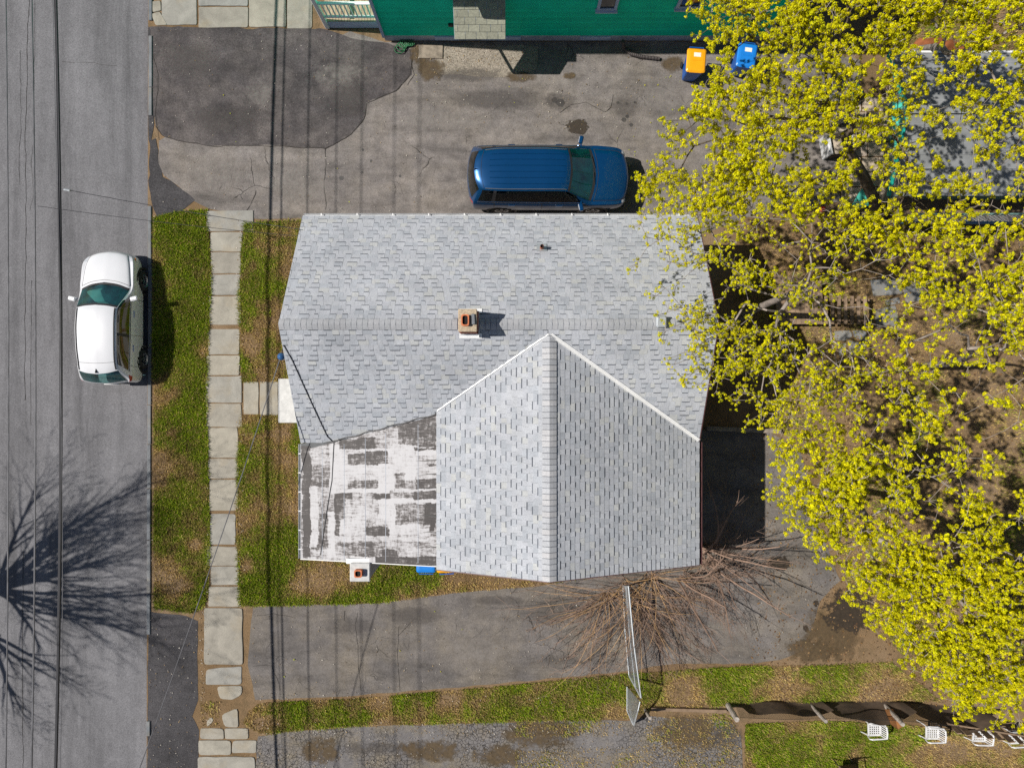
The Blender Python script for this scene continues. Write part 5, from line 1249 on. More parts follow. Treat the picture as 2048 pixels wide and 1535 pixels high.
base = [W(1246, 1172, .05), W(1250, 1260, .05), W(1258, 1350, .05)]; top = [W(1257, 1172, 1.15), W(1268, 1290, 1.15), W(1282, 1394, 1.15)]
mb = MB(); mb.tube(base, .02, 8); mb.build('bottom_rail', M['galv'], gate); mb = MB(); mb.tube(top, .022, 8); mb.build('top_rail', M['galv'], gate)
mb = MB(); mb.tube([Vector(a).lerp(Vector(b), .55) for a, b in zip(base, top)], .014, 6); mb.build('middle_rail', M['galv'], gate)
for a, b in ((base[0], top[0]), (base[2], top[2])): mb = MB(); mb.tube([a, b], .028, 8); mb.build('post', M['galv'], gate)
mb = MB(); wire_net(mb, base, top); mb.build('wire_mesh', M['galv'], gate)
gate2 = empty('chain_link_gate', W(1262, 1410), label='short swung-open chain-link gate leaf with pointed corner', cat='gate')
base = [W(1254, 1372, .1), W(1254, 1420, .05), W(1266, 1448, .05)]; top = [W(1280, 1402, 1.1), W(1276, 1420, 1.1), W(1268, 1450, .5)]
for nm, L in (('bottom_rail', base), ('top_rail', top)): mb = MB(); mb.tube(L, .018, 8); mb.build(nm, M['galv'], gate2)
mb = MB(); wire_net(mb, base, top, .05, .004); mb.build('wire_mesh', M['galv'], gate2)
def post(p0, p1, r, mat, label, name='fence_post'):
    m_ = MB(); a = Vector(p0); b = Vector(p1)
    m_.tube([a.lerp(b, t) + mnoise.noise_vector(a.lerp(b, t) * 3) * .012 for t in np.linspace(0, 1, 7)], [r * (1 + .08 * math.sin(k * 2)) for k in range(7)], 10); tag(m_.build(name, mat, loc=(p0[0], p0[1], 0), smooth=False), label, 'post', 'fence posts')
post(W(1290, 1418), W(1300, 1435, .9), .05, M['log'], 'slim peeling post beside the chain-link gate')
post(W(1455, 1408), W(1474, 1438, 1.1), .085, M['log'], 'thick peeling white post at the end of the timber edging')
post(W(1620, 1408), W(1652, 1442, 1.3), .06, M['log'], 'pale leaning post in the middle of the sagging fence')
post(W(1768, 1408), W(1806, 1448, 1.4), .07, M['log'], 'whitish leaning post beside the rusty orange board')
mb = MB(); a = W(1302, 1416, .08); b = W(1452, 1420, .08); mb.bar(a, b, .10, .14); tag(mb.build('timber_edging', M['wood'], loc=(a[0], a[1], 0)), 'grey timber lying along the edge between the fence posts', 'timber')
fence = empty('sagging_fence', W(1700, 1420), label='sagging chain-link fence hung with dark brown screening fabric', cat='fence')
base = [W(x, y, .0) for x, y in ((1470, 1408), (1560, 1408), (1650, 1408), (1780, 1412), (1900, 1424))]; top = [W(x, y, z) for x, y, z in ((1480, 1434, .9), (1570, 1438, .95), (1660, 1436, 1.0), (1800, 1440, 1.1), (1920, 1452, 1.15))]
mb = MB(); mb.tube(top, .006, 5); mb.build('top_wire', M['blackmetal'], fence)
mb = MB(); wire_net(mb, base, top, .07, .003); mb.build('wire_mesh', M['blackmetal'], fence)
def drape(x0, x1, sag, zt, seed):
    n, m = 18, 8; vs = []; fs = []
    for j in range(m + 1):
        for i in range(n + 1):
            u = i / n; px = x0 + (x1 - x0) * u; yb = 1397 + max(0, px - 1780) * .08; tz = zt * (1 - sag * math.sin(math.pi * u)) if sag < 0 else zt
            zz = tz * j / m; yt = yb + 5 + 10 * abs(math.sin(u * math.pi * 1.0)) * max(0, sag) * (j / m)
            p_ = Vector(W(px + 6 * j / m, yt + (4 if j else 0) * math.sin(u * 9 + seed), 0)); p_.z = zz; p_.x += .05 * math.sin(u * 14 + seed) * j / m; p_.y -= .22 * max(0, sag) * math.sin(math.pi * u) * (j / m); vs.append(p_)
    for j in range(m):
        for i in range(n): a_ = j * (n + 1) + i; fs.append((a_, a_ + 1, a_ + n + 2, a_ + n + 1))
    m_ = MB(); m_.add(vs, fs); m_.add([v + Vector((0, .01, 0)) for v in vs], [f[::-1] for f in fs]); m_.build('screen_cloth', M['screen'], fence, smooth=True)
drape(1475, 1640, .35, .72, 1); drape(1640, 1800, .9, .85, 2); drape(1800, 1960, 1.0, 1.0, 3)
mb = MB(); mb.add([W(1770, 1418, .5), W(1786, 1418, .5), W(1806, 1452, 1.2), W(1796, 1458, 1.2), W(1782, 1448, 1.1)], [(0, 1, 2, 3, 4)]); mb.add([Vector(W(1770, 1418, .5)) - Vector((0, 0, .03)), Vector(W(1786, 1418, .5)) - Vector((0, 0, .03)), Vector(W(1806, 1452, 1.2)) - Vector((0, 0, .03)), Vector(W(1796, 1458, 1.2)) - Vector((0, 0, .03)), Vector(W(1782, 1448, 1.1)) - Vector((0, 0, .03))], [(4, 3, 2, 1, 0)])
tag(mb.build('rusty_board', M['rust'], loc=W(1788, 1435)), 'rounded rusty orange board leaning on the sagging fence', 'board')
bf = empty('board_fence', W(1980, 1440), label='leaning brown board fence in the lower right corner', cat='fence')
for k in range(9):
    x = 1885 + k * 21; y = 1432 + k * 3.5; a = Vector(W(x, y, .02)); b = Vector(W(x + 34, y + 34, 1.35)); mb = MB(); mb.bar(a, b, .17 if k % 2 else .13, .03, up=(.1, -1, .6)); mb.build('board', M['wood'], bf)
mb = MB(); mb.bar(W(1895, 1446, .9), W(2070, 1474, .9), .05, .08); mb.build('rail', M['wood'], bf)

# ------------------------------------------------------------------ garden chairs
def resin_chair(loc, rz, label):
    r = empty('garden_chair', loc, rz, label, 'chair', 'white resin garden chairs')
    m_ = MB(); 
    for k in range(6): m_.box((-.20 + k * .08, 0, .42), (.035, .44, .014))
    for k in range(6): m_.box((0, -.20 + k * .08, .425), (.44, .035, .014))
    m_.build('seat', M['resin'], r, local=True)
    m_ = MB(); 
    for s_ in (-1, 1): m_.bar((-.23, s_ * .23, .42), (.23, s_ * .23, .42), .05, .05)
    for s_ in (-1, 1): m_.bar((s_ * .23, -.23, .42), (s_ * .23, .23, .42), .05, .05)
    m_.build('seat_frame', M['resin'], r, local=True)
    for sx, sy in ((1, 1), (1, -1), (-1, 1), (-1, -1)):
        m_ = MB(); m_.tube([(sx * .23, sy * .24, .42), (sx * .28, sy * .26, .2), (sx * .36, sy * .28, 0)], [.024, .02, .018], 6); m_.build('leg', M['resin'], r, local=True)
    m_ = MB(); 
    for s_ in (-1, 1): m_.tube([(.23, s_ * .24, .42), (.26, s_ * .24, .6), (.30, s_ * .22, .76)], .025, 6)
    m_.tube([(.30, -.22, .76), (.31, 0, .78), (.30, .22, .76)], .03, 6)
    for k in range(5): m_.bar((.24, -.16 + k * .08, .46), (.30, -.16 + k * .08, .76), .035, .014, up=(1, 0, 0))
    m_.build('backrest', M['resin'], r, local=True)
    for s_ in (-1, 1):
        m_ = MB(); m_.tube([(-.26, s_ * .27, .42), (-.28, s_ * .28, .62), (-.2, s_ * .28, .66), (.30, s_ * .26, .68)], [.02, .022, .03, .026], 6); m_.build('arm', M['resin'], r, local=True)
    return r
for (px, py, rz), lb in zip(((1750, 1462, 2), (1866, 1469, 0), (1960, 1474, -3), (2032, 1478, 2)), ('white resin garden chair farthest left on the lawn, right of the open grass', 'white resin garden chair second from the left by the fence', 'white resin garden chair under the maple tips near the board fence', 'white resin garden chair cut off by the right edge')):
    p = W(px, py - 4, .40); rc_ = resin_chair((p[0], p[1], 0), rad(rz), lb); rc_.scale = (.86, .86, .86)
r = empty('patio_chair', (*W(1682, 1530)[:2], 0), rad(95), 'brown sling patio chair at the bottom edge on the lawn', 'chair')
mb = MB(); mb.box((0, 0, .42), (.5, .5, .03), bev=.01); mb.build('seat', M['brownsling'], r, local=True)
mb = MB(); mb.bar((.24, 0, .44), (.36, 0, 1.0), .5, .03, up=(1, 0, 0)); mb.build('backrest', M['brownsling'], r, local=True)
for s_ in (-1, 1):
    mb = MB(); mb.tube([(-.3, s_ * .27, 0), (-.27, s_ * .28, .42), (-.3, s_ * .3, .64), (-.1, s_ * .3, .68), (.3, s_ * .28, .64)], .016, 6); mb.build('arm', M['blackmetal'], r, local=True); mb = MB(); mb.tube([(.3, s_ * .27, 0), (.25, s_ * .27, .42)], .016, 6); mb.build('leg', M['blackmetal'], r, local=True)

# ------------------------------------------------------------------ trees
def grow(trunk, pts, alpha=.35, seg=.45, jit=.06, seed=1):
    """join every point to the nearest growing branch; returns nodes, parents"""
    rs = np.random.default_rng(seed)
    nodes = [np.array(p, float) for p in trunk]; par = [-1] + list(range(len(trunk) - 1)); plen = [0.0]
    for i in range(1, len(nodes)): plen.append(plen[-1] + np.linalg.norm(nodes[i] - nodes[i - 1]))
    pts = np.asarray(pts, float); n = len(pts); best = np.full(n, 1e9); bi = np.zeros(n, int); done = np.zeros(n, bool)
    def relax(k):
        d = np.linalg.norm(pts - nodes[k], axis=1)
        drop = np.clip(nodes[k][2] - pts[:, 2], 0, 9) * .25
        c = d + alpha * plen[k] + drop
        m = (c < best) & ~done; best[m] = c[m]; bi[m] = k
    start = max(1, len(trunk) // 3)
    for k in range(start, len(nodes)): relax(k)
    tips = []
    for _ in range(n):
        b = np.where(done, 1e12, best); i = int(b.argmin()); done[i] = True; k = int(bi[i]); a = nodes[k]; p = pts[i]; L = np.linalg.norm(p - a); m = max(1, int(round(L / seg)))
        prev = k
        for j in range(1, m + 1):
            t = j / m; q = a + (p - a) * t
            if j < m: q = q + rs.normal(0, jit, 3) * min(1, L) + np.array([0, 0, .10 * L * math.sin(math.pi * t)])
            nodes.append(q); par.append(prev); plen.append(plen[prev] + L / m); prev = len(nodes) - 1; relax(prev)
        tips.append(prev)
    return np.array(nodes), np.array(par), tips

def wood_mesh(nodes, par, tip_r, ex, trunk_r=None):
    n = len(nodes); acc = np.zeros(n); child = np.zeros(n, int)
    for i in range(n - 1, 0, -1):
        if child[i] == 0: acc[i] = tip_r ** ex
        if par[i] >= 0: acc[par[i]] += acc[i]; child[par[i]] += 1
    r = acc ** (1 / ex)
    r = np.maximum(r, tip_r)
    if trunk_r is not None: r[:len(trunk_r)] = np.maximum(r[:len(trunk_r)], trunk_r)
    Vs = []; Fs = []; off = 0
    for i in range(1, n):
        p = par[i]; a = nodes[p]; b = nodes[i]; d = b - a; L = np.linalg.norm(d)
        if L < 1e-6: continue
        d = d / L; k = 4 if r[i] < .02 else (6 if r[i] < .06 else 10)
        ref = np.array([0, 0, 1.0]) if abs(d[2]) < .9 else np.array([1.0, 0, 0]); u = np.cross(ref, d); u /= np.linalg.norm(u); v = np.cross(d, u)
        ra = r[p] if i < 5 else min(r[p], r[i] * 1.35); th = np.arange(k) * 2 * np.pi / k
        ring = np.outer(np.cos(th), u) + np.outer(np.sin(th), v)
        Vs.append(a - d * ra * .3 + ring * ra); Vs.append(b + ring * r[i])
        j = np.arange(k); Fs.append(np.stack([off + j, off + (j + 1) % k, off + k + (j + 1) % k, off + k + j], 1)); off += 2 * k
    return np.concatenate(Vs), np.concatenate(Fs), r

PETAL = None
def puff_cloud(centers, radii, seed, npet=34):
    rs = np.random.default_rng(seed); n = len(centers); N = n * npet
    d = rs.normal(0, 1, (N, 3)); d /= np.linalg.norm(d, axis=1)[:, None]; d[:, 2] = d[:, 2] * .85 + .15
    c = np.repeat(centers, npet, 0); R = np.repeat(radii, npet)
    pos = c + d * (R * rs.uniform(.35, .82, N))[:, None]
    nr = d + rs.normal(0, .38, (N, 3)); nr /= np.linalg.norm(nr, axis=1)[:, None]
    ref = rs.normal(0, 1, (N, 3)); u = np.cross(nr, ref); u /= np.linalg.norm(u, axis=1)[:, None]; v = np.cross(nr, u)
    s1 = (R * rs.uniform(.18, .34, N))[:, None]; s2 = (R * rs.uniform(.15, .28, N))[:, None]
    V = np.stack([pos - u * s1, pos - v * s2, pos + u * s1, pos + v * s2], 1).reshape(-1, 3)
    tone = np.repeat(rs.uniform(.62, 1.12, n), npet) * rs.uniform(.78, 1.15, N)
    hue = np.repeat(rs.uniform(0, 1, n), npet) * .7 + rs.uniform(0, .3, N)
    ca = np.array([.88, .78, .003]); cb = np.array([.60, .62, .004])
    col = (ca * hue[:, None] + cb * (1 - hue[:, None])) * tone[:, None]
    return V, np.arange(4 * N).reshape(-1, 4), np.repeat(col, 4, 0)

def maple(name, label, base, trunk, pts, seed, npuff=(3, 6), tip_r=.0055, ex=2.15, pr=(.036, .062), dark=False):
    root = empty(name, (base[0], base[1], 0), label=label, cat='tree', group='maples in spring flower')
    nodes, par, tips = grow(trunk, pts, seed=seed)
    V, Fq, r = wood_mesh(nodes, par, tip_r, ex, [.19, .17, .155, .14, .12] if dark else [.13, .11, .095, .08, .07])
    o0 = np.array([base[0], base[1], 0.0]); rs = np.random.default_rng(seed + 50)
    o = link_mesh('trunk', np_mesh('trunk', V - o0, Fq, [M['barkdark'] if dark else M['bark']]), root)
    cs = []; rr = []; tw = MB()
    for t in tips:
        p = nodes[t]; d0 = p - nodes[par[t]]; d0 = d0 / (np.linalg.norm(d0) + 1e-6)
        for k in range(rs.integers(npuff[0], npuff[1] + 1)):
            d = rs.normal(0, 1, 3) * .8 + d0 * .6 + np.array([0, 0, .25]); d /= np.linalg.norm(d); L = rs.uniform(.04, .27); q = p + d * L
            cs.append(q); rr.append(rs.uniform(*pr))
            if L > .1: tw.tube([p, (p + q) / 2 + rs.normal(0, .02, 3), q], [.0075, .006, .004], 3, cap=False)
            if rs.random() < .6: cs.append(q + rs.normal(0, .07, 3)); rr.append(rs.uniform(*pr) * .8)
    tw.build('twigs', M['bark'], root)
    V, Fq, col = puff_cloud(np.array(cs), np.array(rr), seed)
    link_mesh('crown', np_mesh('crown', V - o0, Fq, [M['flower']], col), root)
    return root, len(cs)

# crown density, sampled over the crowns' plan (columns 1250..2050, rows 0..1500 of the survey grid)
DG = np.array([[0, .40, .62, .80, .70, .50, .80, .90], [0, .18, .55, .60, .60, .42, .35, .45], [.05, .55, .70, .60, .42, .42, .28, .35], [.30, .75, .75, .62, .40, .34, .26, .28],
               [.25, .60, .70, .55, .42, .40, .42, .42], [.12, .60, .66, .38, .34, .38, .45, .55], [.08, .55, .68, .32, .26, .30, .25, .42], [0, .28, .60, .50, .50, .42, .18, .28],
               [0, .06, .25, .62, .80, .55, .20, .18], [0, 0, .08, .70, .88, .78, .38, .28], [0, 0, .02, .45, .92, .88, .58, .48], [0, 0, 0, .08, .70, .84, .80, .82],
               [0, 0, 0, 0, .32, .72, .82, .88], [0, 0, 0, 0, .03, .50, .88, .95], [0, 0, 0, 0, 0, .02, .28, .42]])
CROWN = [(1375, -60), (1382, 40), (1378, 92), (1424, 92), (1432, 160), (1350, 186), (1302, 240), (1335, 290), (1286, 326), (1264, 390), (1268, 440), (1290, 500), (1250, 530), (1292, 580), (1290, 640), (1302, 700), (1350, 760), (1402, 800), (1424, 832), (1462, 800), (1490, 850), (1514, 866), (1560, 900), (1520, 960), (1508, 1000), (1556, 1040), (1620, 1086), (1662, 1140), (1690, 1184), (1720, 1240), (1790, 1290), (1812, 1320), (1848, 1380), (1890, 1402), (1950, 1444), (2000, 1462), (2140, 1450), (2140, -60)]
def dens(px, py):
    gx = np.clip((px - 1300) / 100, 0, 6.999); gy = np.clip((py - 50) / 100, 0, 13.999); i = gx.astype(int); j = gy.astype(int); fx = gx - i; fy = gy - j
    return DG[j, i] * (1 - fx) * (1 - fy) + DG[j, i + 1] * fx * (1 - fy) + DG[j + 1, i] * (1 - fx) * fy + DG[j + 1, i + 1] * fx * fy
# the trees: plan centre of the crown, base, trunk line, crown dome (top height, rim height, radius)
TREES = [
    dict(c=(7.6, 6.0), top=7.7, rim=4.7, R=4.8, base=W(1758, 436)[:2], trunk=[W(1758, 436, 0), W(1748, 400, 1.3), W(1726, 350, 2.5), W(1702, 310, 3.6), W(1690, 270, 4.3)]),
    dict(c=(6.6, 1.7), top=7.8, rim=6.0, R=4.2, base=(7.55, 2.2), trunk=[(7.55, 2.2, 0), (7.5, 2.3, 1.6), (7.48, 2.36, 3.2), (7.46, 2.4, 4.6), (7.45, 2.42, 5.6)]),
    dict(c=(8.8, -4.4), top=7.8, rim=4.4, R=5.2, base=(10.3, -3.4), trunk=[(10.3, -3.4, 0), (10.25, -3.4, 1.3), (10.1, -3.5, 2.6), (9.9, -3.6, 3.6), (9.7, -3.7, 4.3)]),
    dict(c=(10.6, 7.6), top=8.2, rim=5.2, R=4.0, base=(12.9, 10.8), trunk=[(12.9, 10.8, 0), (12.7, 10.4, 1.6), (12.3, 9.8, 3.0), (11.8, 9.2, 4.2), (11.4, 8.7, 5.0)]),
    dict(c=(10.8, 1.4), top=7.6, rim=5.0, R=3.8, base=(13.8, .6), trunk=[(13.8, .6, 0), (13.7, .65, 1.4), (13.3, .75, 2.8), (12.8, .85, 3.9), (12.2, .95, 4.7)])]
LAB = ['leaning flowering maple whose dark trunk rises by the turquoise tarp', 'flowering maple with pale radiating branches overhanging the grey roof', 'densest yellow-green flowering maple over the lower right yard', 'flowering maple beyond the grey-roofed outbuilding in the top right corner', 'sparser flowering maple at the right edge over bare dirt']
NP = 7700
px = rng.uniform(1240, 2130, NP * 3); py = rng.uniform(-60, 1480, NP * 3)
clump = np.array([fbm(a / 70.0, b / 70.0, 1.0, 21, 3) for a, b in zip(px, py)])
ok = in_poly(px, py, CROWN) & (rng.uniform(0, 1, len(px)) < np.clip(.66 + clump * 1.8, .10, 1.0)) & (rng.uniform(0, 1, len(px)) < np.where(py < 620, .95, 1.0) * dens(px, py) ** np.where(py < 480, 1.45, 1.7)) & (np.hypot(px - 1496, py - 112) > 34) & (np.hypot(px - 1396, py - 124) > 36) & ((np.hypot(px - 1716, py - 396) > 30) | (rng.uniform(0, 1, len(px)) < .25)) & ((np.hypot(px - 1690, py - 612) > 44) | (rng.uniform(0, 1, len(px)) < .45))
px = px[ok]; py = py[ok]
ptsT = [[] for _ in TREES]
for a, b in zip(px, py):
    z = 6.6; best = None
    for it in range(3):
        x, y, _ = W(a, b, z); sc = []
        for k, T in enumerate(TREES):
            d = math.hypot(x - T['c'][0], y - T['c'][1]) / T['R']; sc.append((d, k))
        sc.sort(); d, k = sc[0]; T = TREES[k]; ztop = T['rim'] + (T['top'] - T['rim']) * math.sqrt(max(0, 1 - min(1, d) ** 2)); z = ztop
    z = max(T['rim'] - .6, ztop - abs(rng.normal(0, .8))); x, y, _ = W(a, b, z)
    if x < 5.6 and -5.3 < y < 5.0: z = max(z, 6.3); x, y, _ = W(a, b, z)
    ptsT[k].append((x, y, z))
tot = 0
for k, T in enumerate(TREES):
    _, c = maple('maple_tree', LAB[k], T['base'], T['trunk'], ptsT[k], 100 + k, npuff=(3, 6), dark=(k == 0), pr=(.050, .092) if k != 1 else (.040, .068), tip_r=.0060, ex=2.2)
    tot += c
print('puffs', tot, [len(p) for p in ptsT])

# bare street tree left of the picture: only its shadow is seen on the road
def vase_tree(name, label, base, stems, seed):
    rs = np.random.default_rng(seed); root = empty(name, (base[0], base[1], -.1), label=label, cat='tree'); tk = MB(); tw = MB()
    def limb(p, d, L, r, depth):
        m = max(4, int(L / .35)); pts = [p.copy()]; rr_ = [r]; bend = rs.normal(0, .035, 3)
        for k in range(m):
            d = d + bend + rs.normal(0, .05, 3) + np.array([0, 0, .035]); d /= np.linalg.norm(d); p = p + d * L / m; pts.append(p.copy()); rr_.append(max(.0045, r * (1 - .85 * (k + 1) / m)))
            if depth < 4 and k >= (1 if depth else 2):
                nb = (rs.random() < (.9, .72, .6, .42)[depth]) + (rs.random() < .2)
                for q in range(int(nb)):
                    e = np.cross(d, rs.normal(0, 1, 3)); e /= np.linalg.norm(e); a = rs.uniform(.3, .62); d2 = d * math.cos(a) + e * math.sin(a); d2[2] += .08; d2 /= np.linalg.norm(d2)
                    limb(p, d2, L * (1 - .45 * k / m) * rs.uniform(.38, .62), rr_[-1] * .62, depth + 1)
        (tk if depth < 2 else tw).tube(pts, rr_, 6 if depth < 2 else 3, cap=False)
    for st in stems:
        P_ = [np.array(q, float) for q in st['line']]; tk.tube(P_, st['r'], 10)
        for th, el, L in st['limbs']: limb(P_[-1] - np.array([0, 0, rs.uniform(0, .5)]), np.array([math.cos(th) * math.cos(el), math.sin(th) * math.cos(el), math.sin(el)]), L, .072, 0)
    tk.build('trunk', M['bark'], root); tw.build('crown', M['bark'], root)
bx, by = -20.9, -6.6
rs_ = np.random.default_rng(9)
main_l = [(th + rs_.normal(0, .2), rad(rs_.uniform(48, 74)), rs_.uniform(4.6, 6.2)) for th in np.linspace(0, 2 * np.pi, 10, endpoint=False)] + [(1.6, rad(30), 5.6), (1.35, rad(40), 6.2), (1.8, rad(44), 6.0), (1.2, rad(54), 6.4), (-1.4, rad(55), 4.6), (.2, rad(80), 6.0)]
side_l = [(-1.5, rad(30), 3.4), (-1.2, rad(45), 3.4), (-1.9, rad(40), 3.2), (-.9, rad(62), 3.0), (-2.3, rad(60), 2.8)]
vase_tree('bare_tree', 'leafless street tree just outside the left edge, seen by its shadow', (bx, by), [dict(line=[(bx, by, -.1), (bx + .05, by, 1.6), (bx, by + .03, 3.2), (bx, by, 4.4)], r=[.26, .22, .2, .17], limbs=main_l), dict(line=[(bx, by, 2.6), (bx - .05, by - .8, 3.6), (bx, by - 1.6, 4.3)], r=[.14, .12, .1], limbs=side_l)], 12)

# ------------------------------------------------------------------ bare shrubs
def shrub(name, label, centers, ncane, L, mat1, mat2, seed, up=1.0, zmax=2.4, ntw=9, dirbias=None, thick=0):
    rs = np.random.default_rng(seed); b = centers[0]; root = empty(name, (b[0], b[1], 0), label=label, cat='shrub', group='bare shrubs behind the house'); c1 = MB(); c2 = MB()
    for k in range(ncane):
        c = centers[rs.integers(len(centers))]; th = rs.uniform(0, 2 * np.pi) if dirbias is None else rs.normal(dirbias[0], dirbias[1]); l = L * rs.uniform(.55, 1.1); e = rs.uniform(.35, 1.0) * up; R0 = .0105; dr = .16
        if k < thick: e = rs.uniform(2.2, 5.0); l = L * rs.uniform(1.0, 1.35); R0 = rs.uniform(.024, .052); dr = .045
        pts = []; p = np.array([c[0] + rs.normal(0, .12), c[1] + rs.normal(0, .08), 0.0]); d = np.array([math.cos(th) * .55, math.sin(th) * .55, e]); d /= np.linalg.norm(d); m = 11; wig = rs.normal(0, .06, 3)
        for j in range(m):
            pts.append(p.copy()); p = p + d * l / m; d = d + np.array([math.cos(th) * .07, math.sin(th) * .07, -dr * (1.0 + .4 * rs.random())]) + rs.normal(0, .06, 3) + wig * .5; d /= np.linalg.norm(d); p[2] = max(p[2], .04)
        (c1 if rs.random() < .6 else c2).tube(pts, [R0 * (1 - j / m * .75) for j in range(m)], 4, cap=False)
        for q in range(ntw):
            j = rs.integers(3, m); a = pts[j]; d2 = (pts[j] - pts[j - 1]); d2 = d2 / (np.linalg.norm(d2) + 1e-6) + rs.normal(0, .55, 3); d2 /= np.linalg.norm(d2); l2 = rs.uniform(.25, .8); mid = a + d2 * l2 * .5 + rs.normal(0, .04, 3); en = a + d2 * l2 + np.array([0, 0, -.06]) + rs.normal(0, .05, 3); en[2] = max(en[2], .03)
            c2.tube([a, mid, en], [.0055, .004, .0025], 3, cap=False)
            if rs.random() < .6:
                d3 = d2 + rs.normal(0, .6, 3); d3 /= np.linalg.norm(d3); c2.tube([mid, mid + d3 * rs.uniform(.15, .4)], [.0035, .002], 3, cap=False)
    c1.build('canes', mat1, root); c2.build('twigs', mat2, root)
sc = [W(1250, 1165)[:2], W(1300, 1150)[:2], W(1215, 1185)[:2], W(1270, 1180)[:2]]
shrub('bare_shrub', 'sprawling leafless shrub of orange arching canes over the chain-link gate', sc, 105, 4.2, M['dead'], M['deadred'], 5, up=.85, ntw=13, dirbias=(-math.pi / 2 - .0, 1.0))
shrub('bare_shrub', 'tangled reddish leafless shrub at the back corner of the house', [W(1395, 1120)[:2], W(1370, 1150)[:2], W(1410, 1090)[:2]], 50, 3.1, M['deadred'], M['deadred'], 6, up=1.4, ntw=12, dirbias=(-.1, 1.2), thick=14)

# ------------------------------------------------------------------ street wires and service drops
def wire(name, label, pts, r, mat, group, n=40, twist=0.0):
    P_ = []
    for i in range(n + 1):
        t = i / n; P_.append(pts(t))
    m_ = MB(); m_.tube(P_, r, 6); return tag(m_.build(name, mat, loc=tuple(P_[0])), label, 'wire', group)
YP = 27.0
def span(x, h, sag, tilt=0.0):
    # sag is the rise from mid-span to the poles
    return lambda t: (x + tilt * (t - .5), YP - 2 * YP * t, h + sag * (2 * t - 1) ** 2)
wire('street_wire', 'thick black bundled cable over the street beside the white car', span(-12.04, 4.70, 1.55, .0), .042, M['cable'], 'street wires')
wire('street_wire', 'thin messenger wire close beside the thick cable at the top left', lambda t: (-11.98 + .10 * math.cos(t * 9), YP - 2 * YP * t, 4.72 + 1.5 * (2 * t - 1) ** 2 + .05), .008, M['cable_pale'], 'street wires')
wire('street_wire', 'pale grey communication wire left of the thick cable', span(-12.25, 5.40, 1.1), .022, M['cable_pale'], 'street wires')
wire('street_wire', 'leftmost thin wire in view along the street', span(-12.22, 6.42, .75), .017, M['cable_pale'], 'street wires')
for h, lb in ((7.6, 'lowest power wire out of view above the street, casting a faint shadow'), (8.6, 'second power wire out of view above the street'), (9.9, 'third power wire out of view above the street'), (10.9, 'topmost power wire out of view above the street')):
    wire('power_wire', lb, span(-12.25, h, .55), .014, M['cable'], 'power wires')
for y, lb in ((YP, 'wooden utility pole up the street'), (-YP, 'wooden utility pole down the street')):
    r = empty('utility_pole', (-12.35, y, 0), label=lb, cat='pole', group='utility poles')
    mb = MB(); mb.tube([(-12.4, y, -.1), (-12.4, y, 5), (-12.4, y, 12.2)], [.16, .14, .11], 12); mb.build('shaft', M['pole'], r)
    mb = MB(); mb.box((-12.25, y, 11.0), (1.8, .1, .12)); mb.build('crossarm', M['pole'], r)
    for k in (-.7, 0, .7): mb = MB(); mb.lathe([(.03, 0), (.05, .05), (.03, .1), (.05, .14), (0, .16)], (-12.25 + k, y, 11.06), 'Z', 10); mb.build('insulator', M['insulator'], r)
def drop(a, b, sag): 
    a = Vector(a); b = Vector(b); return lambda t: tuple(a.lerp(b, t) - Vector((0, 0, sag * 4 * t * (1 - t))))
wire('service_wire', 'service drop from the street wires to the near corner of the roof', drop(W(126, 378, 4.75), (-5.9, 4.3, 3.9), .25), .009, M['cable'], 'service drops')
wire('service_wire', 'second thin service drop just below the first', drop(W(75, 412, 5.45), (-5.9, 4.1, 3.95), .3), .007, M['cable'], 'service drops')
wire('service_wire', 'long diagonal service drop from the lower street to the mast', drop((-12.2, -17.5, 6.2), (-6.06, .75, 5.02), .5), .012, M['cable_pale'], 'service drops')
mb = MB(); mb.tube([W(128, 379, 4.74), W(140, 381, 4.72)], .035, 8); tag(mb.build('splice_box', M['galv'], loc=W(134, 380, 4.73)), 'small splice clamp where the service drop leaves the thick cable', 'clamp')

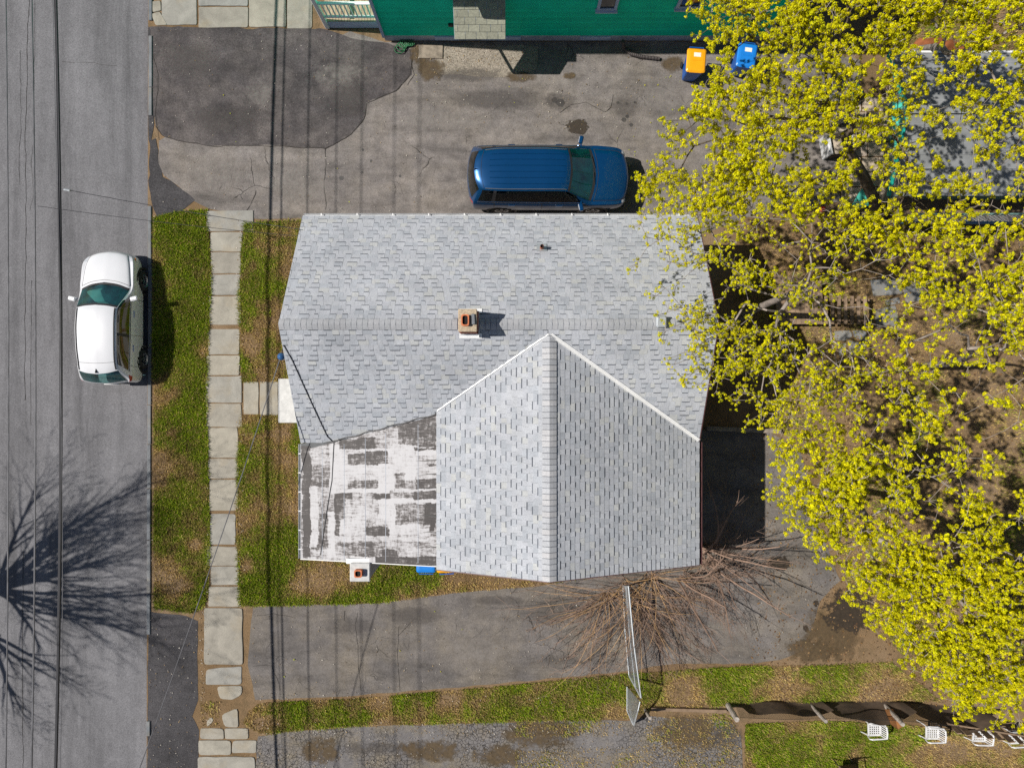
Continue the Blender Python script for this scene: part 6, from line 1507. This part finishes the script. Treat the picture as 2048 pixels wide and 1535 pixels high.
# ------------------------------------------------------------------ loose litter: straw bits, pale specks and fallen blossom
def litter(name, label, regions, size, cols, z, seed):
    rs = np.random.default_rng(seed); X = []
    for (x0, y0, x1, y1, n) in regions:
        for k in range(n): X.append(W(rs.uniform(x0, x1), rs.uniform(y0, y1)))
    X = np.array(X); n = len(X); th = rs.uniform(0, 2 * np.pi, n); a = rs.uniform(*size, n); b = a * rs.uniform(.3, .8, n)
    u = np.stack([np.cos(th), np.sin(th), rs.uniform(-.2, .2, n)], 1) * a[:, None]; v = np.stack([-np.sin(th), np.cos(th), rs.uniform(-.3, .3, n)], 1) * b[:, None]
    X[:, 2] = z + a * .35; V = np.stack([X - u, X - v, X + u, X + v], 1).reshape(-1, 3); c = np.array(cols)[rs.integers(len(cols), size=n)] * rs.uniform(.7, 1.2, n)[:, None]
    o = link_mesh(name, np_mesh(name, V, np.arange(4 * n).reshape(-1, 4), [M['grass']], np.repeat(c, 4, 0))); tag(o, label, 'litter', kind='stuff')
litter('ground_litter', 'scattered straw bits, grit and dead leaves on the driveways', [(306, 60, 820, 290, 160), (320, 300, 1300, 430, 160), (840, 90, 1360, 260, 420), (830, 88, 1060, 130, 260), (505, 1200, 1250, 1390, 260), (1000, 1180, 1640, 1320, 300), (510, 1460, 1480, 1540, 700), (400, 1215, 410, 1400, 60), (296, 430, 310, 1260, 160), (486, 1440, 1250, 1465, 500), (300, 1230, 395, 1535, 120), (400, 420, 420, 1450, 300), (474, 420, 490, 1210, 300), (520, 1385, 1250, 1410, 300)], (.010, .026), [(.42, .30, .14), (.30, .20, .09), (.5, .45, .38), (.14, .10, .06), (.62, .58, .5)], .03, 31)
litter('leaf_litter', 'brown dead leaves and twigs over the bare dirt under the maples', [(1500, 440, 2060, 1400, 5200), (1700, -20, 2060, 100, 700), (1500, 1325, 1900, 1410, 700)], (.015, .045), [(.26, .15, .06), (.18, .10, .05), (.33, .21, .10), (.11, .07, .04)], .02, 32)
litter('fallen_blossom', 'fallen yellow blossom specks on the upper driveway', [(1250, 150, 1700, 430, 90), (420, 100, 1250, 420, 16), (560, 1220, 1000, 1390, 8)], (.015, .035), [(.55, .52, .01), (.45, .50, .02)], .03, 33)
